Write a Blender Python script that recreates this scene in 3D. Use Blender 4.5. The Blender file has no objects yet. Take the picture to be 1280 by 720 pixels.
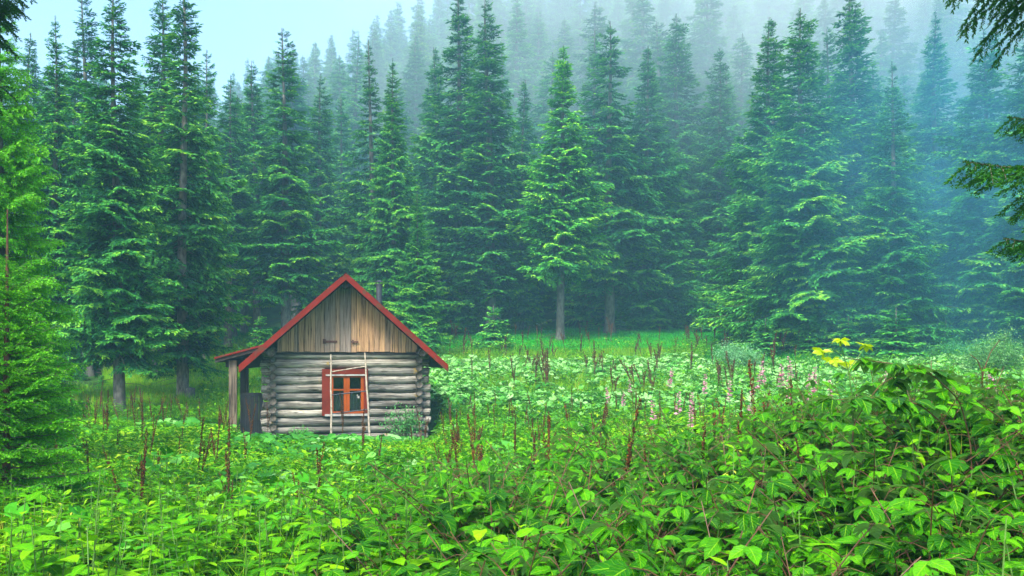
import bpy, math, random
import numpy as np
from mathutils import Vector, Matrix

# ------------------------------------------------------------------ camera, world, sun, exposure
SC = bpy.context.scene
COL = SC.collection
FPX = 1067.0          # focal length in pixels of the 1280 px wide photograph
HZ = 450.0            # row of the horizon in the photograph
CZ = 2.1              # eye height above the cabin's ground
cam_d = bpy.data.cameras.new('camera')
cam = bpy.data.objects.new('camera', cam_d); COL.objects.link(cam)
cam.location = (0, 0, CZ); cam.rotation_euler = (math.radians(90), 0, 0)
cam_d.sensor_width = 36; cam_d.lens = FPX/1280*36; cam_d.shift_y = (HZ-360)/1280
cam_d.clip_start = 0.05; cam_d.clip_end = 2000
SC.camera = cam

SUN_EL, SUN_AZ = 54.0, 204.0      # azimuth clockwise from +Y: the light comes from behind the camera, a little left
w = bpy.data.worlds.new('World'); SC.world = w; w.use_nodes = True
nt = w.node_tree
bg = nt.nodes['Background']
sky = nt.nodes.new('ShaderNodeTexSky'); sky.sky_type = 'NISHITA'; sky.sun_disc = False
sky.sun_elevation = math.radians(SUN_EL); sky.sun_rotation = math.radians(SUN_AZ)
sky.air_density = 1.0; sky.dust_density = 3.0; sky.ozone_density = 2.0
nt.links.new(sky.outputs[0], bg.inputs[0]); bg.inputs[1].default_value = 0.088
sd = bpy.data.lights.new('sun', 'SUN'); sd.energy = 1.5; sd.angle = math.radians(14); sd.color = (1, .97, .9)
sun = bpy.data.objects.new('sun', sd); COL.objects.link(sun)
el, az = math.radians(SUN_EL), math.radians(SUN_AZ)
sdir = Vector((math.sin(az)*math.cos(el), math.cos(az)*math.cos(el), math.sin(el)))
sun.rotation_euler = sdir.to_track_quat('Z', 'Y').to_euler()
SC.view_settings.view_transform = 'Standard'; SC.view_settings.look = 'None'
SC.view_settings.gamma = 1; SC.view_settings.use_curve_mapping = False
SC.view_settings.exposure = 2.35
cy = SC.cycles
cy.max_bounces = 5; cy.diffuse_bounces = 2; cy.glossy_bounces = 2; cy.transmission_bounces = 3
cy.transparent_max_bounces = 8; cy.volume_bounces = 5
cy.use_denoising = True; cy.sample_clamp_indirect = 6
cy.caustics_reflective = False; cy.caustics_refractive = False

HAZE_DENSITY = 0.0019
HAZE_COLOR = (.38, .78, 1.0)

# ------------------------------------------------------------------ terrain
def sstep(a, b, x):
    t = np.clip((np.asarray(x, float)-a)/(b-a), 0, 1); return t*t*(3-2*t)
def ground(x, y):
    x = np.asarray(x, float); y = np.asarray(y, float)
    z = 0.105*np.clip(y-22, 0, 40)
    z = z + 0.45*(1-sstep(2, 13, y))                         # the near ground lies a little higher
    z = z + 0.95*np.exp(-(((x-3.3)/1.75)**2 + ((y-6.0)/2.4)**2))   # bramble mound at the right
    z = z + 0.10*np.clip(x-12, 0, 30)*sstep(14, 30, y)*0.35
    s = 0.50 + 0.0042*np.clip(x+13, -60, 70)
    s = np.clip(s, 0.30, 0.72)
    yy = np.clip(y-60, 0, 95)
    z = z + s*yy*sstep(0, 22, yy)
    z = z + 0.12*np.sin(x*0.31+1.3)*np.sin(y*0.27) * sstep(8, 26, y) + 0.05*np.sin(x*0.9)*np.sin(y*0.8+1)
    return z
def gz(x, y): return float(ground(x, y))
def PX(px, py, d):   # pixel of the photograph at depth d
    return Vector(((px-640)/FPX*d, d, CZ-(py-HZ)/FPX*d))
def px_of(x, y, z): return 640+x/y*FPX, HZ-(z-CZ)/y*FPX

# ------------------------------------------------------------------ materials
def new_mat(name):
    m = bpy.data.materials.new(name); m.use_nodes = True
    return m, m.node_tree, m.node_tree.nodes['Principled BSDF']
def ramp(nt, cols, fac=None, interp='LINEAR'):
    r = nt.nodes.new('ShaderNodeValToRGB'); r.color_ramp.interpolation = interp
    e = r.color_ramp.elements
    while len(e) < len(cols): e.new(0.5)
    for i, (p, c) in enumerate(cols):
        e[i].position = p; e[i].color = (c[0], c[1], c[2], 1)
    if fac is not None: nt.links.new(fac, r.inputs[0])
    return r
def attr(nt, name='rnd'):
    a = nt.nodes.new('ShaderNodeAttribute'); a.attribute_name = name; return a.outputs['Fac']
def mixc(nt, a, b, f=None, mode='MIX', fv=0.5):
    m = nt.nodes.new('ShaderNodeMix'); m.data_type = 'RGBA'; m.blend_type = mode
    m.inputs[0].default_value = fv
    if f is not None: nt.links.new(f, m.inputs[0])
    for s, v in ((6, a), (7, b)):
        if isinstance(v, tuple): m.inputs[s].default_value = (*v, 1)
        else: nt.links.new(v, m.inputs[s])
    return m.outputs[2]
def noise(nt, scale=5, detail=3, coord=None, stretch=None, rough=.55):
    n = nt.nodes.new('ShaderNodeTexNoise'); n.inputs['Scale'].default_value = scale
    n.inputs['Detail'].default_value = detail; n.inputs['Roughness'].default_value = rough
    if coord is None:
        tc = nt.nodes.new('ShaderNodeTexCoord'); coord = tc.outputs['Object']
    if stretch:
        mp = nt.nodes.new('ShaderNodeMapping'); mp.inputs['Scale'].default_value = stretch
        nt.links.new(coord, mp.inputs[0]); coord = mp.outputs[0]
    nt.links.new(coord, n.inputs['Vector'])
    return n.outputs['Fac']
def bump(nt, bs, h, strength=.4, dist=.02):
    b = nt.nodes.new('ShaderNodeBump'); b.inputs['Strength'].default_value = strength
    b.inputs['Distance'].default_value = dist
    nt.links.new(h, b.inputs['Height']); nt.links.new(b.outputs[0], bs.inputs['Normal'])

def leaf_mat(name, cols, rough=.45, trans=.35, tint=False, spec=.5, underside=None, veins=0):
    """colour by a per-leaf random attribute; thin leaves let light through"""
    m, nt, bs = new_mat(name)
    c = ramp(nt, cols, attr(nt)).outputs[0]
    if tint:
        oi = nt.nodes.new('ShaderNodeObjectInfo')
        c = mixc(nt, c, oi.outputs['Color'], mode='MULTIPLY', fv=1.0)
    if veins:
        a = nt.nodes.new('ShaderNodeAttribute'); a.attribute_name = 'blade'; sx = nt.nodes.new('ShaderNodeSeparateXYZ'); nt.links.new(a.outputs['Vector'], sx.inputs[0])
        def mth(op, x, y=None, z=None):
            m2 = nt.nodes.new('ShaderNodeMath'); m2.operation = op
            for i, v in enumerate((x, y, z)):
                if v is None: continue
                if isinstance(v, (int, float)): m2.inputs[i].default_value = v
                else: nt.links.new(v, m2.inputs[i])
            return m2.outputs[0]
        ph = mth('SUBTRACT', mth('MULTIPLY', sx.outputs[1], 36.0), mth('MULTIPLY', sx.outputs[0], 9.0))
        wv_ = mth('SINE', ph); rib = mth('LESS_THAN', sx.outputs[0], .07)
        f = mth('MAXIMUM', mth('MULTIPLY', mth('POWER', mth('MAXIMUM', wv_, 0.0), 8.0), .22), mth('MULTIPLY', rib, .6))
        n_ = noise(nt, 38, 3); c = mixc(nt, c, ramp(nt, [(.3, (.72, .78, .7)), (.7, (1.2, 1.15, 1.1))], n_).outputs[0], mode='MULTIPLY', fv=1)
        c = mixc(nt, c, (.20, .42, .01), f)
        bump(nt, bs, wv_, .35, .004)
    if underside:
        g = nt.nodes.new('ShaderNodeNewGeometry')
        c = mixc(nt, c, underside, g.outputs['Backfacing'])
    nt.links.new(c, bs.inputs['Base Color'])
    bs.inputs['Roughness'].default_value = rough
    bs.inputs['Specular IOR Level'].default_value = spec
    if trans > 0:
        tr = nt.nodes.new('ShaderNodeBsdfTranslucent'); 
        h = nt.nodes.new('ShaderNodeHueSaturation'); h.inputs['Hue'].default_value = .485
        h.inputs['Saturation'].default_value = 1.1; h.inputs['Value'].default_value = 1.5
        nt.links.new(c, h.inputs['Color']); nt.links.new(h.outputs[0], tr.inputs[0])
        mx = nt.nodes.new('ShaderNodeMixShader'); mx.inputs[0].default_value = trans
        nt.links.new(bs.outputs[0], mx.inputs[1]); nt.links.new(tr.outputs[0], mx.inputs[2])
        nt.links.new(mx.outputs[0], nt.nodes['Material Output'].inputs['Surface'])
    return m
def plain_mat(name, col, rough=.7, var=.35, scale=12, metal=0, bmp=0, stretch=None, spec=.4):
    m, nt, bs = new_mat(name)
    n = noise(nt, scale, 4, stretch=stretch)
    c = ramp(nt, [(.3, tuple(v*(1-var) for v in col)), (.7, tuple(min(1, v*(1+var)) for v in col))], n).outputs[0]
    nt.links.new(c, bs.inputs['Base Color']); bs.inputs['Roughness'].default_value = rough
    bs.inputs['Metallic'].default_value = metal; bs.inputs['Specular IOR Level'].default_value = spec
    if bmp: bump(nt, bs, n, bmp)
    return m

M = {}
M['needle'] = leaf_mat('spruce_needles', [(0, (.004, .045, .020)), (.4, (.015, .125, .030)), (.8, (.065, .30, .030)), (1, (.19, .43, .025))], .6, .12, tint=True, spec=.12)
M['needle_near'] = leaf_mat('fresh_needles', [(0, (.012, .12, .004)), (.5, (.045, .30, .005)), (1, (.14, .48, .010))], .5, .2, tint=True, spec=.2)
M['leaf'] = leaf_mat('weed_leaves', [(0, (.012, .05, .002)), (.3, (.026, .15, .002)), (.7, (.075, .31, .002)), (.93, (.22, .46, .003)), (1, (.34, .50, .015))], .5, .2, spec=.06, underside=(.08, .30, .015), veins=1)
M['bramble'] = leaf_mat('bramble_leaves', [(0, (.005, .04, .001)), (.4, (.016, .125, .001)), (.8, (.058, .27, .002)), (1, (.17, .45, .008))], .42, .18, spec=.09, underside=(.16, .34, .08), veins=1)
M['butterbur'] = leaf_mat('butterbur_leaves', [(0, (.025, .17, .008)), (.35, (.08, .33, .03)), (.7, (.18, .45, .09)), (1, (.30, .55, .18))], .45, .2, spec=.2)
M['grass'] = leaf_mat('grass_blades', [(0, (.05, .24, .004)), (.5, (.15, .42, .005)), (.85, (.27, .52, .01)), (1, (.42, .46, .05))], .6, .3, spec=.08)
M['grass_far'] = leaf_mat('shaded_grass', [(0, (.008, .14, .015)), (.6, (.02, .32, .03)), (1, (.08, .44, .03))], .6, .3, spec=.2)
M['strip'] = leaf_mat('brightened_grass', [(0, (.015, .30, .015)), (.6, (.04, .52, .04)), (1, (.12, .62, .04))], .6, .3, spec=.08)  # light put into the green, to offset tree shade on the far strip
M['soft_leaf'] = leaf_mat('soft_round_leaves', [(0, (.02, .17, .003)), (.5, (.06, .32, .01)), (1, (.16, .44, .06))], .5, .2, spec=.12)
M['lime_leaf'] = leaf_mat('lime_leaves', [(0, (.28, .48, .01)), (1, (.50, .62, .02))], .4, .45, spec=.5)
M['pale_shrub'] = leaf_mat('pale_shrub_leaves', [(0, (.07, .26, .09)), (1, (.24, .48, .20))], .5, .3, tint=True)
M['dock'] = leaf_mat('dead_dock_seed', [(0, (.02, .009, .004)), (.5, (.085, .030, .010)), (1, (.24, .09, .02))], .8, .05, spec=.2)
M['pink'] = leaf_mat('fireweed_petals', [(0, (.55, .22, .30)), (1, (.78, .45, .52))], .6, .35, spec=.2)
M['stem'] = plain_mat('green_stem', (.09, .19, .03), .55)
M['cane'] = plain_mat('brown_cane', (.10, .045, .020), .6, .5)
M['bark_pale'] = plain_mat('lichen_bark', (.19, .175, .135), .9, .6, 9, bmp=.6, stretch=(1, 1, .35))
M['bark'] = plain_mat('spruce_bark', (.12, .115, .095), .9, .6, 9, bmp=.6, stretch=(1, 1, .35))
M['twig'] = plain_mat('dead_twig', (.11, .095, .07), .9, .4)

def ground_mat():
    m, nt, bs = new_mat('meadow_soil')
    tc = nt.nodes.new('ShaderNodeTexCoord')
    n = noise(nt, .9, 6, tc.outputs['Object']); n2 = noise(nt, 14, 4, tc.outputs['Object'])
    c1 = ramp(nt, [(.35, (.012, .035, .006)), (.65, (.035, .10, .012))], n).outputs[0]
    c2 = ramp(nt, [(.3, (.5, .5, .5)), (.7, (1.3, 1.3, 1.3))], n2).outputs[0]
    c = mixc(nt, c1, c2, mode='MULTIPLY', fv=1)
    nt.links.new(c, bs.inputs['Base Color']); bs.inputs['Roughness'].default_value = 1
    bs.inputs['Specular IOR Level'].default_value = .1
    bump(nt, bs, n2, .6, .05)
    return m
M['ground'] = ground_mat()

# ------------------------------------------------------------------ geometry kit (numpy templates: verts, quads, per-vertex random, per-face material)
class T:
    def __init__(s, V, Q, R=None, F=None, U=None):
        s.V = np.asarray(V, float).reshape(-1, 3); s.Q = np.asarray(Q, int).reshape(-1, 4)
        s.R = np.zeros(len(s.V)) if R is None else np.broadcast_to(np.asarray(R, float), (len(s.V),)).copy()
        s.F = np.zeros(len(s.Q), int) if F is None else np.broadcast_to(np.asarray(F, int), (len(s.Q),)).copy()
        s.U = np.zeros((len(s.V), 2)) if U is None else np.asarray(U, float)
    def mat(s, i): return T(s.V, s.Q, s.R, i, s.U)
def join(ts):
    ts = [t for t in ts if len(t.V)]
    if not ts: return T(np.zeros((0, 3)), np.zeros((0, 4), int))
    off = np.cumsum([0]+[len(t.V) for t in ts[:-1]])
    return T(np.concatenate([t.V for t in ts]), np.concatenate([t.Q+o for t, o in zip(ts, off)]),
             np.concatenate([t.R for t in ts]), np.concatenate([t.F for t in ts]), np.concatenate([t.U for t in ts]))
def spread(t, Ms, P, dr=None):
    """copies of t with matrices Ms (k,3,3) at P (k,3); dr adds to the random value"""
    k = len(P); n = len(t.V)
    V = (np.einsum('kij,nj->kni', Ms, t.V) + P[:, None, :]).reshape(-1, 3)
    Q = (t.Q[None] + (np.arange(k)*n)[:, None, None]).reshape(-1, 4)
    R = np.tile(t.R, k)
    if dr is not None: R = R + np.repeat(dr, n)
    return T(V, Q, np.clip(R, 0, 1), np.tile(t.F, k), np.tile(t.U, (k, 1)))
def rotz(a):
    a = np.atleast_1d(a); c, s, o, z = np.cos(a), np.sin(a), np.ones_like(a), np.zeros_like(a)
    return np.stack([np.stack([c, -s, z], -1), np.stack([s, c, z], -1), np.stack([z, z, o], -1)], -2)
def rotx(a):
    a = np.atleast_1d(a); c, s, o, z = np.cos(a), np.sin(a), np.ones_like(a), np.zeros_like(a)
    return np.stack([np.stack([o, z, z], -1), np.stack([z, c, -s], -1), np.stack([z, s, c], -1)], -2)
def roty(a):
    a = np.atleast_1d(a); c, s, o, z = np.cos(a), np.sin(a), np.ones_like(a), np.zeros_like(a)
    return np.stack([np.stack([c, z, s], -1), np.stack([z, o, z], -1), np.stack([-s, z, c], -1)], -2)
def frame_from(d, up=(0, 0, 1), roll=0):
    """matrices whose +Y is d"""
    d = np.asarray(d, float).reshape(-1, 3); d = d/np.maximum(np.linalg.norm(d, axis=1, keepdims=True), 1e-9)
    u = np.broadcast_to(np.asarray(up, float), d.shape)
    x = np.cross(d, u); ln = np.linalg.norm(x, axis=1, keepdims=True)
    x = np.where(ln < 1e-3, np.array([[1., 0, 0]]), x/np.maximum(ln, 1e-9)); zz = np.cross(x, d)
    Mx = np.stack([x, d, zz], -1)
    if np.any(roll): Mx = Mx @ roty(np.broadcast_to(roll, (len(d),)))
    return Mx
def mesh_of(name, t, mats, smooth=False):
    me = bpy.data.meshes.new(name)
    n, q = len(t.V), len(t.Q)
    me.vertices.add(n); me.vertices.foreach_set('co', t.V.astype(np.float32).ravel())
    me.loops.add(q*4); me.loops.foreach_set('vertex_index', t.Q.astype(np.int32).ravel())
    me.polygons.add(q); me.polygons.foreach_set('loop_start', (np.arange(q)*4).astype(np.int32))
    me.polygons.foreach_set('material_index', t.F.astype(np.int32))
    me.polygons.foreach_set('use_smooth', np.full(q, smooth))
    for m in mats: me.materials.append(m)
    a = me.attributes.new('rnd', 'FLOAT', 'POINT'); a.data.foreach_set('value', t.R.astype(np.float32))
    if t.U.any():
        a = me.attributes.new('blade', 'FLOAT2', 'POINT'); a.data.foreach_set('vector', t.U.astype(np.float32).ravel())
    me.update(calc_edges=True)
    return me
def tube(pts, rad, n=6, r=0.5):
    """tapered tube through pts with radius per point"""
    P = np.asarray(pts, float); k = len(P); rad = np.broadcast_to(rad, (k,))
    d = np.gradient(P, axis=0); Fm = frame_from(d, (0.03, 0.02, 1) if abs(d[0][2]) < abs(d[0]).max() else (0.0, 1, 0.02))
    a = np.linspace(0, 2*math.pi, n, endpoint=False)
    ring = np.stack([np.cos(a), np.zeros(n), np.sin(a)], -1)
    V = (np.einsum('kij,nj->kni', Fm, ring)*rad[:, None, None] + P[:, None, :]).reshape(-1, 3)
    Q = [(i*n+j, i*n+(j+1) % n, (i+1)*n+(j+1) % n, (i+1)*n+j) for i in range(k-1) for j in range(n)]
    return T(V, Q, r)
def boxt(x0, x1, y0, y1, z0, z1, r=0.5):
    V = [(x, y, z) for z in (z0, z1) for y in (y0, y1) for x in (x0, x1)]
    Q = [(0, 2, 3, 1), (4, 5, 7, 6), (0, 1, 5, 4), (2, 6, 7, 3), (0, 4, 6, 2), (1, 3, 7, 5)]
    return T(V, Q, r)

def link(name, me, parent=None, loc=None):
    o = bpy.data.objects.new(name, me); COL.objects.link(o)
    if parent is not None: o.parent = parent
    if loc is not None: o.location = loc
    return o
def tag(o, label=None, cat=None, group=None, kind=None):
    if label: o['label'] = label
    if cat: o['category'] = cat
    if group: o['group'] = group
    if kind: o['kind'] = kind
    return o
def empty(name, loc, rz=0, **kw):
    o = bpy.data.objects.new(name, None); COL.objects.link(o); o.location = loc; o.rotation_euler = (0, 0, rz)
    o.empty_display_size = .2
    return tag(o, **kw)
def obj(name, t, mats, parent=None, smooth=False, loc=None):
    if not isinstance(mats, (list, tuple)): mats = [mats]
    return link(name, mesh_of(name, t, mats, smooth), parent, loc)

# ------------------------------------------------------------------ the setting
def grid_sheet(xs, ys, zf):
    X, Y = np.meshgrid(xs, ys); V = np.stack([X, Y, zf(X, Y)], -1).reshape(-1, 3)
    nx, ny = len(xs), len(ys)
    i, j = np.meshgrid(np.arange(nx-1), np.arange(ny-1)); b = (j*nx+i).ravel()
    return T(V, np.stack([b, b+1, b+nx+1, b+nx], -1))
xs = np.concatenate([np.linspace(-150, -60, 18), np.linspace(-56, 56, 150), np.linspace(60, 150, 18)])
ys = np.concatenate([np.linspace(-40, 0, 16), np.linspace(.5, 66, 130), np.linspace(68, 160, 40), np.linspace(165, 200, 6)])
o = obj('ground', grid_sheet(xs, ys, ground), M['ground'], smooth=True); tag(o, kind='structure')

#@@TREES
# ------------------------------------------------------------------ spruces seen from afar
def diamond(n=1):
    return T([(0, 0, 0), (.5, .45, 0), (0, 1, -.06), (-.5, .45, 0)], [(0, 1, 2, 3)])
DIA = diamond()
def tuft_batch(P, D, L, W, R, rng):
    """many little diamonds: position, direction, length, width"""
    k = len(P); F = frame_from(D, roll=rng.uniform(-1.0, 1.0, k))
    F = F * np.stack([W, L, L], -1)[:, None, :]
    return spread(DIA, F, P, R)
def far_branch(L, seed, dens=1.0):
    rng = np.random.default_rng(seed)
    n = max(6, int(L/0.07*dens))
    t = np.sort(rng.uniform(.12, 1.0, n)); side = np.where(np.arange(n) % 2, 1, -1)
    def axis(t): return np.stack([0.05*L*np.sin(t*4+seed), L*t, L*(-.20*t+.22*t**2.6)], -1)
    P0 = axis(t)
    l = np.minimum(.85, .44*L*(1-t)**.7*np.minimum(1, t*3.2)+.13)*rng.uniform(.65, 1.2, n)
    ang = np.radians(rng.uniform(42, 70, n)); droop = rng.uniform(.15, .9, n)*np.clip(1.15-t, .25, 1)
    Pl, Dl, Rl = [], [], []
    for i in range(n):
        m = max(2, int(l[i]/.060))
        u = (np.arange(m)+.5)/m
        d = np.array([side[i]*math.sin(ang[i]), math.cos(ang[i]), 0])
        pos = P0[i]+u[:, None]*l[i]*d + np.stack([0*u, 0*u, -droop[i]*l[i]*u**1.5], -1)
        for sgn in (-1, 1):
            a = sgn*rng.uniform(.35, .9, m); c, s = np.cos(a), np.sin(a)
            dd = np.stack([d[0]*c-d[1]*s, d[0]*s+d[1]*c, -droop[i]*.9*u+rng.uniform(-.45, .2, m)], -1)
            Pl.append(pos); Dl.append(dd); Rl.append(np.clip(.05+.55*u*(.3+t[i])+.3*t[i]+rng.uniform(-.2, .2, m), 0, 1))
    m = max(4, int(L/.05)); u = (np.arange(m)+.5)/m                # shoots along the main axis
    pos = axis(.15+.85*u); dd = np.stack([rng.uniform(-.8, .8, m), np.ones(m), rng.uniform(-.3, .4, m)], -1)
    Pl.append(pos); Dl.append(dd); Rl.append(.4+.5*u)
    P, D, R = np.concatenate(Pl), np.concatenate(Dl), np.concatenate(Rl)
    k = len(P)
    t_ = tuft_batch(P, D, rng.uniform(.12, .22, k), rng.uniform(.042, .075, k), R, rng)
    ax = axis(np.linspace(0, .9, 5)); wd = tube(ax, np.linspace(.011, .003, 5)*L**.5, 3).mat(1)
    return join([t_, wd])
BL = [.45, .8, 1.25, 1.8, 2.4, 3.0]
BR = [[far_branch(L, i*7+j) for j in range(3)] for i, L in enumerate(BL)]

def far_spruce(H, R, cb, seed, step=.33, per=5, sparse=0.0, lowdroop=.32, gap=None, spire=1.0):
    """crown template + trunk template + dead twig template"""
    rng = np.random.default_rng(seed)
    parts = []
    z = cb*H; jobs = {}
    ph = rng.uniform(0, 6.28)
    while z < H-.35:
        u = (z-cb*H)/(H-cb*H)
        prof = R*((1-u)**(.95*spire))*min(1, .62+u*2.2)*(1 if u < .6 else 1-.28*math.sin((u-.6)/.4*math.pi)) + .12
        k = per if u < .9 else 4
        a0 = rng.uniform(0, 6.28)
        for q in range(k):
            if rng.random() < sparse: continue
            a = a0+q*6.283/k+rng.uniform(-.4, .4)
            if gap and u < .62 and rng.random() < .68 and math.cos(a+math.pi/2-gap) > .84: continue
            lump = 1+.24*math.sin(a*2+z*.55+ph)+.16*math.sin(a*3-z*1.3)
            L = prof*lump*rng.choice([rng.uniform(.5, .8), rng.uniform(.8, 1.2)], p=[.35, .65])
            pitch = -lowdroop*(1-u)**1.1+.75*max(0, u-.62)/.38+rng.uniform(-.13, .13)
            b = int(np.argmin([abs(L-x) for x in BL])); v = rng.integers(3)
            s = L/BL[b]
            Mx = (rotz(a)[0] @ rotx(pitch)[0] @ roty(rng.uniform(-.25, .25))[0])*np.array([s, s, s])
            jobs.setdefault((b, v), []).append((Mx, (0, 0, z+rng.uniform(-.1, .1)), rng.uniform(-.18, .18)))
        z += step*(1 if u < .75 else .8)*rng.uniform(.7, 1.35)
    for (b, v), js in jobs.items():
        t = spread(BR[b][v], np.array([j[0] for j in js]), np.array([j[1] for j in js]), np.array([j[2] for j in js]))
        parts.append(t)
    # leader
    k = 26; zz = H-rng.uniform(0, 1.0, k)**1.2*1.0; a = rng.uniform(0, 6.28, k)
    parts.append(tuft_batch(np.stack([0*zz, 0*zz, zz], -1), np.stack([np.cos(a)*.6, np.sin(a)*.6, np.full(k, .7)], -1),
                            .05+.28*(H-zz)**.8, np.full(k, .035), np.full(k, .5), rng))
    crown = join(parts)
    zz = np.concatenate([[-.5, 0, .25, .7], np.linspace(1.6, H, 12)])
    rad = .0125*H*(1-np.clip(zz, 0, H)/H)**.85+.01
    rad[:3] *= (1.5, 1.45, 1.2)
    bend = .05*np.sin(zz*.4+seed)*np.clip(zz/H, 0, 1)*2
    trunk = tube(np.stack([bend, bend*.5, zz], -1), rad, 9)
    trunk.V[:, 0] += rng.uniform(-.012, .012, len(trunk.V)); 
    dt = []
    if cb > .08:
        for _ in range(int(cb*H*5)):
            z0 = rng.uniform(.12*cb, 1.05)*cb*H; a = rng.uniform(0, 6.28); l = rng.uniform(.3, 1.3)*R*.45
            p = [(0, 0, z0)]
            for i in range(1, 5):
                u = i/4
                p.append((math.cos(a)*l*u, math.sin(a)*l*u, z0-.25*l*u*u+rng.uniform(-.03, .03)))
            dt.append(tube(p, np.linspace(.016, .004, 5), 3))
    return crown, trunk, (join(dt) if dt else None)
VAR = {}
def make_var(key, *a, **k):
    c, t, d = far_spruce(*a, **k)
    if key == 'gap': t = t.mat(1)
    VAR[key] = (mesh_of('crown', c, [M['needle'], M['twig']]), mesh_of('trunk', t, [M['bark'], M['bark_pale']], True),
                mesh_of('dead_branches', d, [M['twig']]) if d else None, a[0])
make_var('full1', 18, 3.5, .03, 11, per=7)
make_var('full2', 18, 3.9, .03, 12, per=7, lowdroop=.42)
make_var('slim1', 18, 2.6, .08, 13, per=6)
make_var('slim2', 18, 2.3, .14, 14, per=6)
make_var('mid1', 18, 2.8, .17, 15, per=6, lowdroop=.42)
make_var('mid2', 18, 2.4, .22, 16, per=6, sparse=.08, lowdroop=.4)
make_var('bare1', 18, 2.3, .42, 17, per=6, sparse=.15)
make_var('full3', 18, 3.3, .04, 31, per=7, sparse=.12, spire=1.15)
make_var('slim3', 18, 2.8, .10, 32, per=6, sparse=.10, spire=1.2, step=.38)
make_var('mid3', 18, 2.9, .20, 33, per=6, sparse=.18, lowdroop=.5, step=.4)
make_var('gap', 18, 2.5, .12, 34, per=6, lowdroop=.4, gap=math.radians(-66))
make_var('edge', 16, 2.35, .25, 18, per=8, step=.34, lowdroop=.2, spire=.95)
make_var('small', 3.2, 1.15, .04, 19, step=.2, per=6)

def spruce(key, x, y, H, label, group=None, tint=(1, 1, 1), wide=1.0, rng=random, name='spruce_tree', base=None):
    c, t, d, H0 = VAR[key]
    s = H/H0; wide *= 1.14
    o = empty(name, (x, y, (gz(x, y) if base is None else base)), rng.uniform(0, 6.28) if key != 'gap' else 0, label=label, cat='tree', group=group)
    o.rotation_euler.x = rng.uniform(-.02, .02); o.rotation_euler.y = rng.uniform(-.02, .02)
    o.scale = (s*wide, s*wide, s)
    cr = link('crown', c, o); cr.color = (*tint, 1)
    link('trunk', t, o)
    if d: link('dead_branches', d, o)
    return o
rnd = random.Random(5)
placed = []
def tree_px(px, d, top, key, label, wide=1.0, tint=(1, 1, 1), group=None, name='spruce_tree'):
    x = (px-640)/FPX*d; z0 = gz(x, d)
    H = CZ+(HZ-top)/FPX*d - z0
    placed.append((x, d))
    return spruce(key, x, d, H, label, group, tint, wide, rnd, name)
G_, W_, B_ = (1.15, 1.15, .9), (1, 1, 1), (.8, .95, 1.15)
# left group
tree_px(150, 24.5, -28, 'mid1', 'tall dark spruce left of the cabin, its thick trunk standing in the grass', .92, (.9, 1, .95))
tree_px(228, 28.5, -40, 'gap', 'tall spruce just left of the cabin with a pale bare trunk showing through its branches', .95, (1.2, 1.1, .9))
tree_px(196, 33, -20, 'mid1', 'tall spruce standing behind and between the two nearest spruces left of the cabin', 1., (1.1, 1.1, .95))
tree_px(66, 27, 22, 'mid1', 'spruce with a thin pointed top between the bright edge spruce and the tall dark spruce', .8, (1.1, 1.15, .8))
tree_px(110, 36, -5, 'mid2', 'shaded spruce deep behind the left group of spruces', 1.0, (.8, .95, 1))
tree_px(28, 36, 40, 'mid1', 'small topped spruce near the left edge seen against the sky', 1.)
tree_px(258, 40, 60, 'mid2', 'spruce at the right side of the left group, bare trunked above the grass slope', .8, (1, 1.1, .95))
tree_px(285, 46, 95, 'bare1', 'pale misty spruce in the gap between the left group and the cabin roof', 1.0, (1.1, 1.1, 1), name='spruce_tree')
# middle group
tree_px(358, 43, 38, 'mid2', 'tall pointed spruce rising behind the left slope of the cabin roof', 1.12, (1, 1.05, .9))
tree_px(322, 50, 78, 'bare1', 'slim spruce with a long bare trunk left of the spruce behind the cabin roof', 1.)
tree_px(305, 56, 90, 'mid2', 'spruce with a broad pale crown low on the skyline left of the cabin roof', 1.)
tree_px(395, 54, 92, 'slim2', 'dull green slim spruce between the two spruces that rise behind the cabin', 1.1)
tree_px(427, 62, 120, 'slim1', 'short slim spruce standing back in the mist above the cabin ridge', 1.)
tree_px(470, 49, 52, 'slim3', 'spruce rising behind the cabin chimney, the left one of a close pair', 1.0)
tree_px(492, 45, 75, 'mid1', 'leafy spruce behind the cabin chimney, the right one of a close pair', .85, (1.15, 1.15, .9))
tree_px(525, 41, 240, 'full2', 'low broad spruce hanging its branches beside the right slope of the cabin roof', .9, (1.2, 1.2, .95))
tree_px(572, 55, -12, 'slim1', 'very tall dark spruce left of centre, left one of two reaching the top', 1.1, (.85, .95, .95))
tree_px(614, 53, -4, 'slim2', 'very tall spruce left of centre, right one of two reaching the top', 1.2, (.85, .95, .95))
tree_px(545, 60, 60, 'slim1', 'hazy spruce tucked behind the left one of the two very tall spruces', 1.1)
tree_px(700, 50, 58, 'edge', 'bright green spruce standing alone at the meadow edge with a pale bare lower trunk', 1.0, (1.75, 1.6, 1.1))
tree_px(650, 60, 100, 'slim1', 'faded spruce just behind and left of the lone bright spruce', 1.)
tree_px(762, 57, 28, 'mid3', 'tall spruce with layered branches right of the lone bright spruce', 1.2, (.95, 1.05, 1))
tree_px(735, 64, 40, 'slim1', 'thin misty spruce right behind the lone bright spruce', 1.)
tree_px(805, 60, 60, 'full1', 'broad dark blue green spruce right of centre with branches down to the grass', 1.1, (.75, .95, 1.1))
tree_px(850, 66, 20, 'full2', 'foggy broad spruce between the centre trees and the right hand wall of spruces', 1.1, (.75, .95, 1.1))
tree_px(900, 63, 60, 'full1', 'dark spruce left of the right hand wall of spruces', 1.0, (.7, .9, 1.1))
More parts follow.
